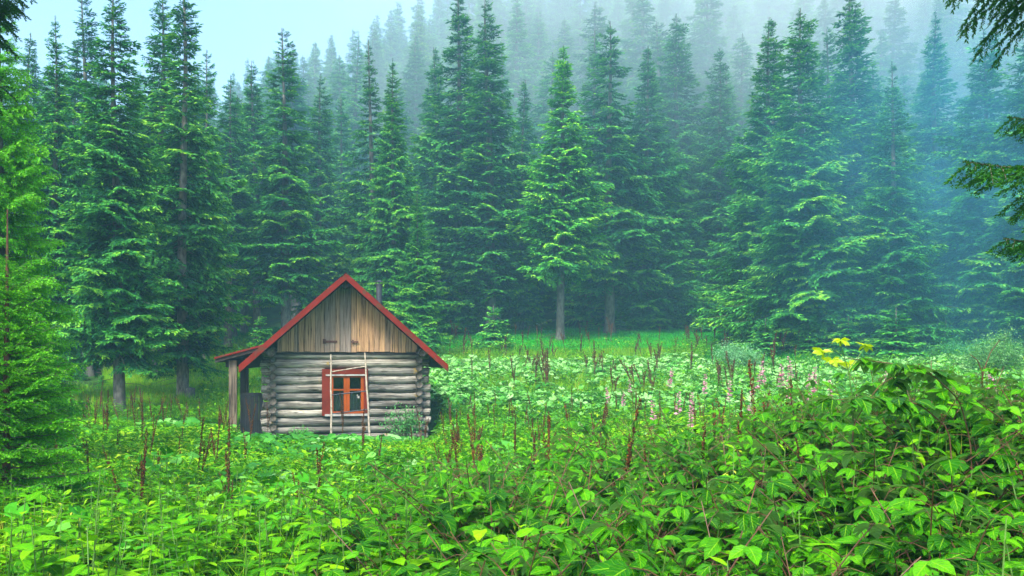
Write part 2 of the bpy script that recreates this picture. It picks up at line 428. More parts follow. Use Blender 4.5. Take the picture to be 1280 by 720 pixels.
# right group
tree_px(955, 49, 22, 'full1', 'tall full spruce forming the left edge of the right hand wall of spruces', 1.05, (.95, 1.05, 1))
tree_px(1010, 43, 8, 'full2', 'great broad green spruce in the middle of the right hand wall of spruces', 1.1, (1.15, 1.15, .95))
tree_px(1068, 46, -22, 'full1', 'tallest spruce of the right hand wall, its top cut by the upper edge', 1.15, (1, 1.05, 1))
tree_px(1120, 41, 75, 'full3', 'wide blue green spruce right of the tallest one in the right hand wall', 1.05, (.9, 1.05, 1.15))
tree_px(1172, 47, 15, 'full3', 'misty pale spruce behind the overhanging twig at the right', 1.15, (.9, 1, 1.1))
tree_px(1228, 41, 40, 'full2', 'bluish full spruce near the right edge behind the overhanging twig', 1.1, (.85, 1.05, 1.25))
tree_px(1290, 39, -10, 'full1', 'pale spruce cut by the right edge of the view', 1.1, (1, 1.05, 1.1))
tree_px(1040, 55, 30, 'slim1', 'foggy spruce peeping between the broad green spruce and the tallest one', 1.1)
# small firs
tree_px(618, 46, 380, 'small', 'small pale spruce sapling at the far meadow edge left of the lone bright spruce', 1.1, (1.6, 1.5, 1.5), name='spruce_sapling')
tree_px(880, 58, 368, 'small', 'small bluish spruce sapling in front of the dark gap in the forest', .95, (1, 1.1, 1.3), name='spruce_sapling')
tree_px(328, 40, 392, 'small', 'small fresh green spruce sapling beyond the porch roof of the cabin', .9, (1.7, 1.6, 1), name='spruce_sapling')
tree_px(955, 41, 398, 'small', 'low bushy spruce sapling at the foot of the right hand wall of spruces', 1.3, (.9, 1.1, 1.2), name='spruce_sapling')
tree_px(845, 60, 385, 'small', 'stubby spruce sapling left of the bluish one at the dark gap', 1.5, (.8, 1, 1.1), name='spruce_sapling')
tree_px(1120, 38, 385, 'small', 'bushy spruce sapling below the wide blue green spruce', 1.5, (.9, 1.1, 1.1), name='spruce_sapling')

for i_, (px, d, top) in enumerate([(30, 27, 470), (75, 30, 440), (100, 34, 455), (128, 31, 468), (180, 36, 440), (205, 38, 452), (262, 42, 440), (275, 45, 425), (240, 36, 462), (60, 36, 430), (450, 44, 405), (530, 50, 400), (585, 54, 395), (735, 58, 395), (775, 59, 388), (1010, 41, 400), (1060, 40, 395), (1180, 39, 400), (1260, 40, 390)]):
    where = 'in the shade under the left hand spruces' if px < 300 else ('at the foot of the forest right of the cabin' if px < 900 else 'at the foot of the right hand wall of spruces')
    tree_px(px, d, top, 'small', 'low spruce sapling '+where, rnd.uniform(1, 1.6), (.9, 1.15, 1), 'spruce saplings in the forest shade', name='spruce_sapling')
# the forest beyond: single trees on a jittered lattice, dense enough to hide the slope
GR = 'spruces of the misty forest on the slope'
zones = [('deep shaded spruce inside the left part of the forest', -1e9, 300), ('spruce of the forest slope above the cabin roof', 300, 560),
         ('spruce of the misty forest above the middle of the meadow', 560, 880), ('spruce lost in the fog of the right hand forest', 880, 1e9)]
n_far = 0
yy = 45.0
while yy < 150:
    stepx = 5.0 if yy < 75 else (6.0 if yy < 110 else 7.4)
    xx = -(.61*yy+2)
    while xx < .61*yy+2:
        x = xx+rnd.uniform(-1.9, 1.9); y = yy+rnd.uniform(-2.2, 2.2); xx += stepx
        px = 640+x/y*FPX
        edge = 62 if 540 < px < 900 else (50 if px > 900 else (51 if px > 300 else 40))
        if y < edge+2: continue
        if any((x-a)**2+(y-b)**2 < 6 for a, b in placed): continue
        H = rnd.uniform(14, 22)*(1 if y > 70 else .95)
        z0 = gz(x, y); top = HZ-(z0+H-CZ)/y*FPX; base = HZ-(z0-CZ)/y*FPX
        if base < -40: continue
        # sky gap between the left group and the slope: keep the crowns under the skyline of the photograph
        lim = np.interp(px, [-100, 250, 300, 400, 470, 530, 2000], [70, 95, 80, 55, 15, -30, -200])
        if top < lim-8: H = (CZ+(HZ-lim-rnd.uniform(-12, 30))/FPX*y-z0)
        if H < 6: continue
        key = rnd.choice(['slim1', 'slim2', 'mid1', 'mid2', 'slim3', 'mid3'] if y > 70 else (['mid2', 'bare1', 'mid3', 'slim3'] if px < 880 else ['full1', 'full3', 'slim3']))
        lab = next(l for l, a, b in zones if a <= px < b)+(', in its front rows' if y < 62 else (', in its middle rows' if y < 85 else (', high up' if y < 115 else ', on the topmost ridge')))
        v = rnd.uniform(.8, 1.35)
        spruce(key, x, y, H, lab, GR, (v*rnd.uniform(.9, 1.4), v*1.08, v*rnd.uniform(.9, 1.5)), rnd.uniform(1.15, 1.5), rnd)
        placed.append((x, y)); n_far += 1
    yy += 5.6 if yy < 80 else 9.0
# the shaded wood left of the cabin
for y0 in (33, 38, 43, 49):
    xx = -.66*y0-3
    while xx < -.355*y0:
        x = xx+rnd.uniform(-1, 1); y = y0+rnd.uniform(-1.5, 1.5); xx += 3.4
        px = 640+x/y*FPX
        if px > 262-(y0 < 36)*70 or any((x-a)**2+(y-b)**2 < 4 for a, b in placed): continue
        z0 = gz(x, y); lim = np.interp(px, [-100, 20, 60, 100, 180, 262], [60, 70, 90, 30, 20, 110])
        H = min(rnd.uniform(13, 18), CZ+(HZ-lim-rnd.uniform(0, 30))/FPX*y-z0)
        spruce(rnd.choice(['mid2', 'bare1', 'bare1', 'mid1']), x, y, H, zones[0][0], GR, (.8, .9, .95), 1.0, rnd)
        placed.append((x, y)); n_far += 1
print('forest trees', n_far)
#@@HAZE
# ------------------------------------------------------------------ haze and fog
def vol_mat(name, dens, col, aniso=.2):
    m = bpy.data.materials.new(name); m.use_nodes = True; nt = m.node_tree; nt.nodes.clear()
    out = nt.nodes.new('ShaderNodeOutputMaterial'); v = nt.nodes.new('ShaderNodeVolumePrincipled')
    v.inputs['Color'].default_value = (*col, 1); v.inputs['Density'].default_value = dens
    v.inputs['Anisotropy'].default_value = aniso
    nt.links.new(v.outputs[0], out.inputs['Volume'])
    return m
o = obj('haze', boxt(-155, 155, -45, 205, -2.5, 104), vol_mat('haze_air', HAZE_DENSITY, HAZE_COLOR))
tag(o, kind='stuff', label='thin bluish damp air that fades the far trees', cat='haze')
def fog(name, c, r, dens, col, label, ns=2.2, cut=.35):
    """a soft edged bank: the density falls to nothing at the rim of its ellipsoid"""
    n, m = 20, 10
    V = [(math.cos(a)*math.sin(b), math.sin(a)*math.sin(b), math.cos(b)) for b in np.linspace(0.05, math.pi-.05, m) for a in np.linspace(0, 2*math.pi, n, endpoint=False)]
    Q = [(i*n+j, i*n+(j+1) % n, (i+1)*n+(j+1) % n, (i+1)*n+j) for i in range(m-1) for j in range(n)]
    t = T(V, Q)
    for ring in (0, (m-1)*n):
        c0 = len(t.V); t = T(np.vstack([t.V, t.V[ring:ring+n].mean(0)]), np.vstack([t.Q, [(c0, ring+(j+2) % n, ring+(j+1) % n, ring+j) if ring else (c0, ring+j, ring+j+1, ring+(j+2) % n) for j in range(0, n, 2)]]))
    t.Q = t.Q[:, ::-1].copy()
    mt = vol_mat(name+'_air', dens, col); nt = mt.node_tree; v = [q for q in nt.nodes if q.type == 'PRINCIPLED_VOLUME'][0]
    tc = nt.nodes.new('ShaderNodeTexCoord'); g = nt.nodes.new('ShaderNodeTexGradient'); g.gradient_type = 'SPHERICAL'
    nt.links.new(tc.outputs['Object'], g.inputs[0])
    nz = noise(nt, ns, 2, tc.outputs['Object']); mr = nt.nodes.new('ShaderNodeMapRange'); mr.inputs[1].default_value = cut; mr.inputs[2].default_value = cut+.3
    mr.inputs[3].default_value = .25; mr.inputs[4].default_value = 1
    nt.links.new(nz, mr.inputs[0])
    a = nt.nodes.new('ShaderNodeMath'); a.operation = 'MULTIPLY'; nt.links.new(g.outputs[1], a.inputs[0]); nt.links.new(mr.outputs[0], a.inputs[1])
    b = nt.nodes.new('ShaderNodeMath'); b.operation = 'MULTIPLY'; nt.links.new(a.outputs[0], b.inputs[0]); b.inputs[1].default_value = dens
    nt.links.new(b.outputs[0], v.inputs['Density'])
    o = obj(name, t, mt, loc=c); o.scale = r
    return tag(o, label=label, cat='fog', kind='stuff')
FOG = (.97, 1.0, 1.0)
fog('fog', (40, 83, 40), (70, 46, 37), .055, FOG, 'white fog bank hanging over the upper forest slope', 3.4, .42)
fog('fog', (-24, 84, 30), (42, 34, 27), .006, FOG, 'thin fog veil over the forest slope above the cabin')
fog('fog', (2, 66, 16), (62, 24, 24), .009, (.35, .85, 1.0), 'thin blue green air between the rows of forest spruces', 3.0)
fog('fog', (24, 39, 10), (15, 9, 12), .09, (.20, .70, 1.0), 'blue smoky mist in front of the right hand spruces', 3.0)

#@@CABIN
# ------------------------------------------------------------------ the cabin
def wood_mat(name, cols, axis='x', rough=.8, lichen=True, scale=3.0):
    m, nt, bs = new_mat(name)
    st = {'x': (.35, 9, 9), 'y': (9, .35, 9), 'z': (9, 9, .35)}[axis]
    n = noise(nt, scale, 6, stretch=st, rough=.65)
    n2 = noise(nt, scale*.5, 3)
    c = ramp(nt, cols, n).outputs[0]
    r = ramp(nt, [(0, (.62, .62, .62)), (1, (1.35, 1.3, 1.2))], attr(nt)).outputs[0]
    c = mixc(nt, c, r, mode='MULTIPLY', fv=1)
    k = ramp(nt, [(.36, (.45, .42, .4)), (.55, (1, 1, 1))], n2).outputs[0]
    c = mixc(nt, c, k, mode='MULTIPLY', fv=.7)
    vz = nt.nodes.new('ShaderNodeTexNoise'); mp_ = nt.nodes.new('ShaderNodeMapping'); tc_ = nt.nodes.new('ShaderNodeTexCoord')
    mp_.inputs['Scale'].default_value = tuple(1.2 if v < 1 else 26 for v in st); nt.links.new(tc_.outputs['Object'], mp_.inputs[0]); nt.links.new(mp_.outputs[0], vz.inputs['Vector'])
    vz.inputs['Scale'].default_value = 1.6; vz.inputs['Detail'].default_value = 2
    cr_ = ramp(nt, [(.36, (.16, .14, .12)), (.43, (1, 1, 1))], vz.outputs['Fac']).outputs[0]
    c = mixc(nt, c, cr_, mode='MULTIPLY', fv=.85)
    if lichen:
        l = ramp(nt, [(.66, (0, 0, 0)), (.74, (1, 1, 1))], noise(nt, 3.1, 4)).outputs[0]
        c = mixc(nt, c, (.34, .22, .03), l)
    nt.links.new(c, bs.inputs['Base Color']); bs.inputs['Roughness'].default_value = rough
    bs.inputs['Specular IOR Level'].default_value = .3
    bump(nt, bs, n, .7, .02)
    return m
M['log'] = wood_mat('weathered_log', [(.30, (.05, .043, .035)), (.45, (.20, .185, .155)), (.62, (.39, .365, .305)), (.82, (.54, .51, .44))])
M['logy'] = wood_mat('weathered_log_side', [(.30, (.035, .032, .028)), (.46, (.16, .15, .13)), (.7, (.34, .32, .28))], 'y')
M['notch'] = plain_mat('log_ends', (.10, .085, .065), .9, .6, 20, bmp=.6)
def board_mat():
    m, nt, bs = new_mat('weathered_boards')
    n = noise(nt, 3, 7, stretch=(14, 14, .5), rough=.7)
    hue = ramp(nt, [(0, (.22, .19, .17)), (.3, (.36, .24, .15)), (.7, (.46, .27, .14)), (1, (.54, .33, .17))], attr(nt)).outputs[0]
    k = ramp(nt, [(.34, (.10, .085, .075)), (.47, (.75, .72, .68)), (.68, (1.25, 1.22, 1.15))], n).outputs[0]
    c = mixc(nt, hue, k, mode='MULTIPLY', fv=1)
    nt.links.new(c, bs.inputs['Base Color']); bs.inputs['Roughness'].default_value = .85
    bs.inputs['Specular IOR Level'].default_value = .25
    bump(nt, bs, n, .6, .01)
    return m
M['board'] = board_mat()
def paint_mat(name, col, wear, rough=.45, thr=.62):
    m, nt, bs = new_mat(name)
    n = noise(nt, 6, 6, rough=.7); n3 = noise(nt, 2.2, 3)
    c = ramp(nt, [(.3, tuple(v*.72 for v in col)), (.7, tuple(min(1, v*1.2) for v in col))], n3).outputs[0]
    f = ramp(nt, [(thr, (0, 0, 0)), (thr+.05, (1, 1, 1))], n).outputs[0]
    c = mixc(nt, c, wear, f); bs.inputs['Specular IOR Level'].default_value = .18
    nt.links.new(c, bs.inputs['Base Color']); bs.inputs['Roughness'].default_value = rough
    return m
M['red'] = paint_mat('red_painted_metal', (.17, .010, .003), (.10, .032, .012), .5, .54)
M['orange'] = paint_mat('red_window_paint', (.33, .06, .002), (.20, .035, .012), .6, .66)
M['redbrown'] = paint_mat('faded_red_paint', (.15, .016, .005), (.16, .04, .025), .6)
M['dark'] = plain_mat('dark_wood', (.022, .018, .016), .8, .5)
M['blackboard'] = plain_mat('blackened_boards', (.012, .012, .014), .45, .5, 6)
M['under'] = plain_mat('roof_underside', (.06, .045, .035), .9, .5)
M['iron'] = plain_mat('rusty_iron', (.09, .035, .025), .7, .5, 30)
M['tin'] = plain_mat('grey_sheet_metal', (.05, .055, .065), .55, .3, 20, metal=.3)
M['white'] = plain_mat('old_white_paint', (.38, .36, .32), .6, .25)
M['post'] = wood_mat('post_wood', [(.3, (.07, .05, .035)), (.6, (.22, .17, .12)), (.8, (.3, .24, .18))], 'z', lichen=False)
M['pole'] = plain_mat('bleached_pole', (.36, .30, .22), .85, .45, 14, spec=.15)
M['stone'] = plain_mat('mossy_stone', (.26, .24, .12), .95, .6, 5, bmp=.8)
m_, nt_, bs_ = new_mat('window_glass'); nt_.nodes.remove(bs_)
gl = nt_.nodes.new('ShaderNodeBsdfGlossy'); gl.inputs['Roughness'].default_value = .04
tp = nt_.nodes.new('ShaderNodeBsdfTransparent'); fr = nt_.nodes.new('ShaderNodeFresnel'); fr.inputs[0].default_value = 1.5
mx = nt_.nodes.new('ShaderNodeMixShader'); nt_.links.new(fr.outputs[0], mx.inputs[0])
nt_.links.new(tp.outputs[0], mx.inputs[1]); nt_.links.new(gl.outputs[0], mx.inputs[2])
nt_.links.new(mx.outputs[0], nt_.nodes['Material Output'].inputs[0]); M['glass'] = m_
M['cloth'] = plain_mat('grey_curtain', (.10, .12, .12), .9, .2, 5)

CROT = math.atan2(4.28, 22)
cab = empty('log_cabin', (-4.28, 22, 0), CROT, label='small weathered log cabin with a red edged gable roof standing in the meadow', cat='cabin')
U = 22/FPX
def cx(px): return (px-432.6)*U      # local x on the front wall plane
def czz(py): return CZ-(py-HZ)*U        # height on the front wall plane
crng = np.random.default_rng(3)
def log(x0, x1, y, z, r, axis='x', ry=None):
    """a slightly crooked log, flattened a little"""
    n = 14; u = np.linspace(0, 1, n); rr = r*(1+.05*np.sin(u*9+crng.uniform(0, 6))+crng.uniform(-.045, .045, n))
    rr = rr*(1+crng.uniform(-.05, .05)*(u-.5)*2)
    L = x0+(x1-x0)*u
    if axis == 'x': P = np.stack([L, y+.008*np.sin(u*7+crng.uniform(0, 6)), z+.010*np.sin(u*6+crng.uniform(0, 6))], -1)
    else: P = np.stack([np.full(n, y), L, z+.008*np.sin(u*6+crng.uniform(0, 6))], -1)
    t = tube(P, rr, 12, crng.uniform(0, 1)); caps = []
    for e, ring in ((0, 0), (1, (n-1)*12)):
        c0 = len(t.V)
        t = T(np.vstack([t.V, P[0 if e == 0 else -1]]), np.vstack([t.Q, [(c0, ring+j, ring+j+1, ring+(j+2) % 12) for j in range(0, 12, 2)]]), np.append(t.R, t.R[0]))
    return t
XL, XR = cx(344), cx(524)       # outer corners of the walls
D_ = 4.6                        # cabin depth
rows = [(.10+i*.212) for i in range(11)]
wx0, wx1, wz0, wz1 = cx(405), cx(460), czz(519), czz(461)
lg = []
for i, z in enumerate(rows):
    r = .106+crng.uniform(-.010, .012)
    if wz0-.07 < z < wz1+.02:
        lg.append(log(XL-.02, wx0+.03, 0, z, r)); lg.append(log(wx1-.03, XR+.02, 0, z, r))
    else: lg.append(log(XL-.02, XR+.02, 0, z, r))
obj('front_wall', join(lg), M['log'], cab, True)
lg = [log(XL-.28, XR+.28, D_, z, .112) for z in rows]
obj('back_wall', join(lg), M['log'], cab, True)
for X, nm in ((XL, 'side_wall'), (XR, 'side_wall')):
    lg = [log(-.20+crng.uniform(-.05, .04), D_+.3, X+(.02 if X < 0 else -.02), z+.106, .088, 'y') for z in rows]
    obj(nm, join(lg), [M['notch']], cab, True)
# log ends that stick out past the corners, and the dark notched corner columns
for X, s in ((XL, -1), (XR, 1)):
    lg = []
    for i, z in enumerate(rows):
        lg.append(log(X+s*.02, X+s*(.27+crng.uniform(-.04, .03)), 0.03, z, .10))
    obj('corner_logs', join(lg), M['log'], cab, True)
# dark chinking board behind the logs
obj('wall_lining', join([boxt(XL+.05, wx0-.02, .04, .08, 0, 2.38), boxt(wx1+.02, XR-.05, .04, .08, 0, 2.38),
     boxt(wx0-.02, wx1+.02, .04, .08, 0, wz0-.02), boxt(wx0-.02, wx1+.02, .04, .08, wz1+.01, 2.38),
     boxt(XL+.1, XR-.1, 3.0, 3.05, 0, 2.4)]), M['dark'], cab)
# stone footing
st = []
for px, s in ((343, .19), (352, .13), (522, .17), (534, .15), (400, .12), (470, .12)):
    n = 10; P = crng.normal(0, 1, (1, 3))
    b = tube([(cx(px)-s, -.05, -.15), (cx(px)-s*.5, -.05, -.13), (cx(px)+s*.5, -.05, -.14), (cx(px)+s, -.05, -.15)], [s*.6, s, s*.95, s*.5], 9)
    b.V += crng.uniform(-.02, .02, b.V.shape); st.append(b)
obj('stone_footing', join(st), M['stone'], cab, False)

# gable boards and loft door
ax_, az_ = 0.0, 4.155
slope = .90
def roofz(x, off=0): return az_-abs(x-ax_)*slope-off
gb, dr = [], []
x = cx(350)
zb = czz(440)
while x < cx(521):
    wdt = crng.uniform(.085, .15)
    x1 = min(x+wdt, cx(521))
    indoor = cx(404) < (x+x1)/2 < cx(442)
    z1, z2 = roofz(x, .05), roofz(x1, .05)
    y = -.13-crng.uniform(0, .008)-(.025 if indoor else 0)
    zb1 = zb+crng.uniform(-.012, .012)
    if max(z1, z2) > zb+.02:
        z1 = max(z1, zb1+.01); z2 = max(z2, zb1+.01)
        V = [(x+.004, y, zb1), (x1-.004, y, zb1), (x1-.004, y, z2), (x+.004, y, z1), (x+.004, y+.03, zb1), (x1-.004, y+.03, zb1), (x1-.004, y+.03, z2), (x+.004, y+.03, z1)]
        v = crng.uniform(0, .3) if indoor else crng.uniform(.2, 1)
        (dr if indoor else gb).append(T(V, [(0, 1, 2, 3), (5, 4, 7, 6), (0, 4, 5, 1), (2, 6, 7, 3), (1, 5, 6, 2), (0, 3, 7, 4)], v))
    x = x1
obj('gable_boards', join(gb), M['board'], cab)
door = obj('loft_door', join(dr), M['board'], cab)
obj('hinge', join([boxt(cx(405), cx(422), -.175, -.165, czz(428.5), czz(426)), boxt(cx(404.5), cx(408), -.175, -.163, czz(430), czz(424))]), M['iron'], door)
obj('latch', join([boxt(cx(439), cx(448), -.175, -.165, czz(428.5), czz(426.5)), boxt(cx(440), cx(442), -.18, -.163, czz(429.5), czz(425))]), M['iron'], door)
obj('gable_backing', T([(cx(350), -.09, zb), (cx(521), -.09, zb), (ax_+.02, -.09, az_-.1), (ax_-.02, -.09, az_-.1)], [(0, 1, 2, 3)]), M['dark'], cab)
obj('eave_beam', join([boxt(cx(346), cx(524), -.11, .1, zb-.075, zb-.012)]), M['dark'], cab)
for X in (cx(344), cx(526)):     # purlins under the eaves, round ends to the front
    obj('purlin', log(-.55, D_+.4, X, zb-.03, .095, 'y'), M['notch'], cab, True)
obj('ridge_pole', log(-.5, D_+.4, ax_, az_-.17, .08, 'y'), M['notch'], cab, True)

# roof: two slabs with red sheet on top and red barge boards in front
YF, YB = -.75, D_+.55
xl, xr = -2.56, 2.56
for side, xe, nm in ((-1, xl, 'roof_slope'), (1, xr, 'roof_slope')):
    ze = roofz(xe)
    th = .05
    nx, nz = side*slope/math.hypot(1, slope), 1/math.hypot(1, slope)
    a = (ax_, az_+.06); b = (xe, ze+.06)
    def q(p, o): return (p[0]+nx*o*(-side if False else 1)*1.0, p[1]+nz*o)
    V = [(a[0], YF, a[1]), (b[0], YF, b[1]), (b[0], YB, b[1]), (a[0], YB, a[1])]
    V2 = [(v[0], v[1], v[2]+th) for v in V]
    rf = obj('roof_slope', T(V+V2, [(0, 1, 2, 3), (4, 7, 6, 5), (0, 4, 5, 1), (1, 5, 6, 2), (2, 6, 7, 3), (3, 7, 4, 0)]), M['red'], cab)
    V = [(a[0], YF+.04, a[1]-.03), (b[0]-side*.02, YF+.04, b[1]-.03), (b[0]-side*.02, YB-.02, b[1]-.03), (a[0], YB-.02, a[1]-.03)]
    V2 = [(v[0], v[1], v[2]+.027) for v in V]
    obj('roof_boarding', T(V+V2, [(0, 1, 2, 3), (4, 7, 6, 5), (0, 4, 5, 1), (1, 5, 6, 2), (2, 6, 7, 3), (3, 7, 4, 0)]), M['under'], rf)
    # barge board: overlapping sheets along the rake
    n = 4; bb = []
    for i in range(n):
        t0, t1 = i/n, (i+1)/n+(.012 if i < n-1 else 0)
        p0 = (a[0]+(b[0]-a[0])*t0, a[1]+(b[1]-a[1])*t0); p1 = (a[0]+(b[0]-a[0])*t1, a[1]+(b[1]-a[1])*t1)
        y = YF-.006-.004*i; top, bot = .065, .118+.008*i/n
        V = [(p0[0], y, p0[1]-bot), (p1[0], y, p1[1]-bot), (p1[0], y, p1[1]+top), (p0[0], y, p0[1]+top)]
        V2 = [(v[0], v[1]-.006, v[2]) for v in V]
        bb.append(T(V+V2, [(0, 1, 2, 3), (7, 6, 5, 4), (0, 4, 5, 1), (3, 2, 6, 7), (1, 5, 6, 2), (0, 3, 7, 4)], crng.uniform(.3, .7)))
    obj('barge_board', join(bb), M['red'], rf)
obj('ridge_cap', T([(ax_-.12, YF-.03, az_+.12-.12*slope+.01), (ax_, YF-.03, az_+.135), (ax_, YB, az_+.135), (ax_-.12, YB, az_+.12-.12*slope+.01),
                    (ax_+.12, YF-.03, az_+.12-.12*slope+.01), (ax_+.12, YB, az_+.12-.12*slope+.01)], [(0, 1, 2, 3), (1, 4, 5, 2)]), M['red'], cab)
# stove pipe behind the ridge on the right slope
cp = Matrix.Rotation(-CROT, 3, 'Z') @ (PX(474, 375, 24.2)-cab.location)
ch = obj('chimney', tube([(cp.x, cp.y, 2.9), (cp.x, cp.y, czz(358)+.26)], [.085, .085], 14), M['tin'], cab, True)
cpz = czz(358)+.26
obj('chimney_cap', join([tube([(cp.x, cp.y, cpz-.02), (cp.x, cp.y, cpz)], [.11, .11], 14), tube([(cp.x, cp.y, cpz+.05), (cp.x, cp.y, cpz+.055), (cp.x, cp.y, cpz+.11)], [.01, .13, .015], 14)]
     + [boxt(cp.x+dx-.008, cp.x+dx+.008, cp.y+dy-.008, cp.y+dy+.008, cpz, cpz+.07) for dx, dy in ((.08, 0), (-.08, 0), (0, .08), (0, -.08))]), M['tin'], ch, False)

# window
wn = obj('window', join([boxt(cx(403.5), cx(413.5), -.15, -.02, czz(519), czz(461)), boxt(cx(413.5), cx(459.5), -.15, -.02, czz(467.5), czz(461)),
     boxt(cx(454.5), cx(459.5), -.15, -.02, czz(516), czz(467.5))]), M['redbrown'], cab)
obj('window_sill', boxt(cx(407), cx(459), -.185, -.02, czz(519.5), czz(517)), M['white'], wn)
obj('drip_board', boxt(cx(408), cx(458), -.175, -.151, czz(469.6), czz(467.8)), M['white'], wn)
def sash(p0, p1):
    z0, z1 = czz(516.6), czz(469.8); f = 3.6*U
    x0, x1 = cx(p0), cx(p1)
    s = obj('sash', join([boxt(x0, x0+f, -.13, -.07, z0, z1), boxt(x1-f, x1, -.13, -.07, z0, z1),
        boxt(x0+f, x1-f, -.13, -.07, z0, z0+f*.75), boxt(x0+f, x1-f, -.13, -.07, z1-f*.5, z1),
        boxt(x0+f, x1-f, -.122, -.08, czz(488), czz(486))]), M['orange'], wn)
    obj('pane', boxt(x0+f, x1-f, -.10, -.096, z0+f*.7, z1-f*.4), M['glass'], wn)
sash(413.7, 433.4); sash(433.6, 454.4)
obj('frame_strip', boxt(cx(413.5), cx(416.5), -.14, -.131, czz(516), czz(470)), M['orange'], wn)
# curtain half way up inside
u = np.linspace(0, 1, 40); Vc = []
for xx_ in u: Vc += [(cx(413)+xx_*(cx(454)-cx(413)), -.01+.015*math.sin(xx_*70), czz(517)), (cx(413)+xx_*(cx(454)-cx(413)), -.01+.015*math.sin(xx_*70), czz(492+2*math.sin(xx_*9)))]
obj('curtain', T(Vc, [(2*i, 2*i+2, 2*i+3, 2*i+1) for i in range(39)]), M['cloth'], wn)
obj('window_handle', join([boxt(cx(446), cx(449), -.17, -.15, czz(497.5), czz(494.8)), boxt(cx(446), cx(447.2), -.17, -.131, czz(497.5), czz(493))]), M['white'], wn)

# lean-to porch on the left
PY0, PY1 = .25, 3.4
def cxp(px, d): return (px-432.6)/FPX*(22+d)
def czp(py, d): return CZ-(py-HZ)/FPX*(22+d)
p0 = (cxp(276, PY0), czp(449, PY0)); p1 = (cxp(334, PY0), czp(433, PY0))
V = [(p0[0], PY0-.1, p0[1]), (p1[0], PY0-.1, p1[1]), (p1[0], PY1, p1[1]), (p0[0], PY1, p0[1])]
V2 = [(v[0], v[1], v[2]+.05) for v in V]
pr = obj('porch_roof', T(V+V2, [(0, 1, 2, 3), (4, 7, 6, 5), (0, 4, 5, 1), (1, 5, 6, 2), (2, 6, 7, 3), (3, 7, 4, 0)]), M['red'], cab)
V = [(a_, b_, c_-.085) for a_, b_, c_ in V]; V = [(v[0]+(.02 if i in (0, 3) else 0), v[1]+.04, v[2]) for i, v in enumerate(V)]
V2 = [(v[0], v[1], v[2]+.075) for v in V]
obj('porch_boarding', T(V+V2, [(0, 1, 2, 3), (4, 7, 6, 5), (0, 4, 5, 1), (1, 5, 6, 2), (2, 6, 7, 3), (3, 7, 4, 0)]), M['under'], pr)
obj('porch_beam', boxt(p0[0]+.25, p0[0]+.40, PY0+.1, PY1, p0[1]-.20, p0[1]-.02), M['dark'], pr)
bx = cxp(297.5, .4)
obj('porch_post', boxt(bx-.095, bx+.095, .32, .48, -.2, p0[1]-.03), M['post'], cab)
bx2 = cxp(306.5, 1.2)
obj('porch_post', boxt(bx2-.06, bx2+.06, 1.6, 1.72, -.2, p0[1]+.05), M['dark'], cab)
obj('porch_post', boxt(bx-.08, bx+.08, 3.1, 3.25, -.2, p0[1]-.03), M['dark'], cab)
bd = []
x = cxp(307, .5)
while x < cxp(330, .5):
    bd.append(boxt(x, x+.105, .50+crng.uniform(0, .01), .53, czp(548, .5), czp(493, .5)+crng.uniform(-.02, .03), crng.uniform(0, 1))); x += .11
obj('porch_panel', join(bd+[boxt(cxp(306, .5), cxp(331, .5), .485, .55, czp(494, .5), czp(490, .5))]), M['blackboard'], cab)
obj('porch_floor', boxt(cxp(299, .5), cxp(334, .5), .3, PY1, czp(553, .5), czp(547, .5)), M['post'], cab)
obj('porch_beam_end', boxt(cxp(300, .5), cxp(334, .5), .22, .30, czp(549, .5), czp(544, .5)), M['tin'], cab)

# ladder leaning on the gable
lad = empty('ladder', (-4.28, 21.3, 0), 0, label='bleached wooden ladder leaning on the cabin wall across the window', cat='ladder')
def lpt(px, py, d):   # point relative to the ladder's base
    return PX(px, py, d)-Vector((-4.28, 21.3, 0))
TL, BLf = lpt(413.5, 443, 21.62), lpt(414.5, 560, 21.2)
TR, BRt = lpt(456, 441, 21.78), lpt(463, 556, 21.3)
for a, b in ((TL, BLf), (TR, BRt)):
    pts = [tuple(a.lerp(b, i/8)+Vector((.006*math.sin(i*1.7), 0, 0))) for i in range(9)]
    obj('rail', tube(pts, np.linspace(.021, .027, 9), 8), M['pole'], lad, True)
for f0, f1 in ((.19, .15), (.44, .42), (.64, .62), (.86, .86)):
    a = TL.lerp(BLf, f0); b = TR.lerp(BRt, f1)
    obj('rung', tube([tuple(a), tuple(a.lerp(b, .5)), tuple(b)], [.014, .016, .014], 7), M['tin'] if f0 > .3 else M['pole'], lad, True)

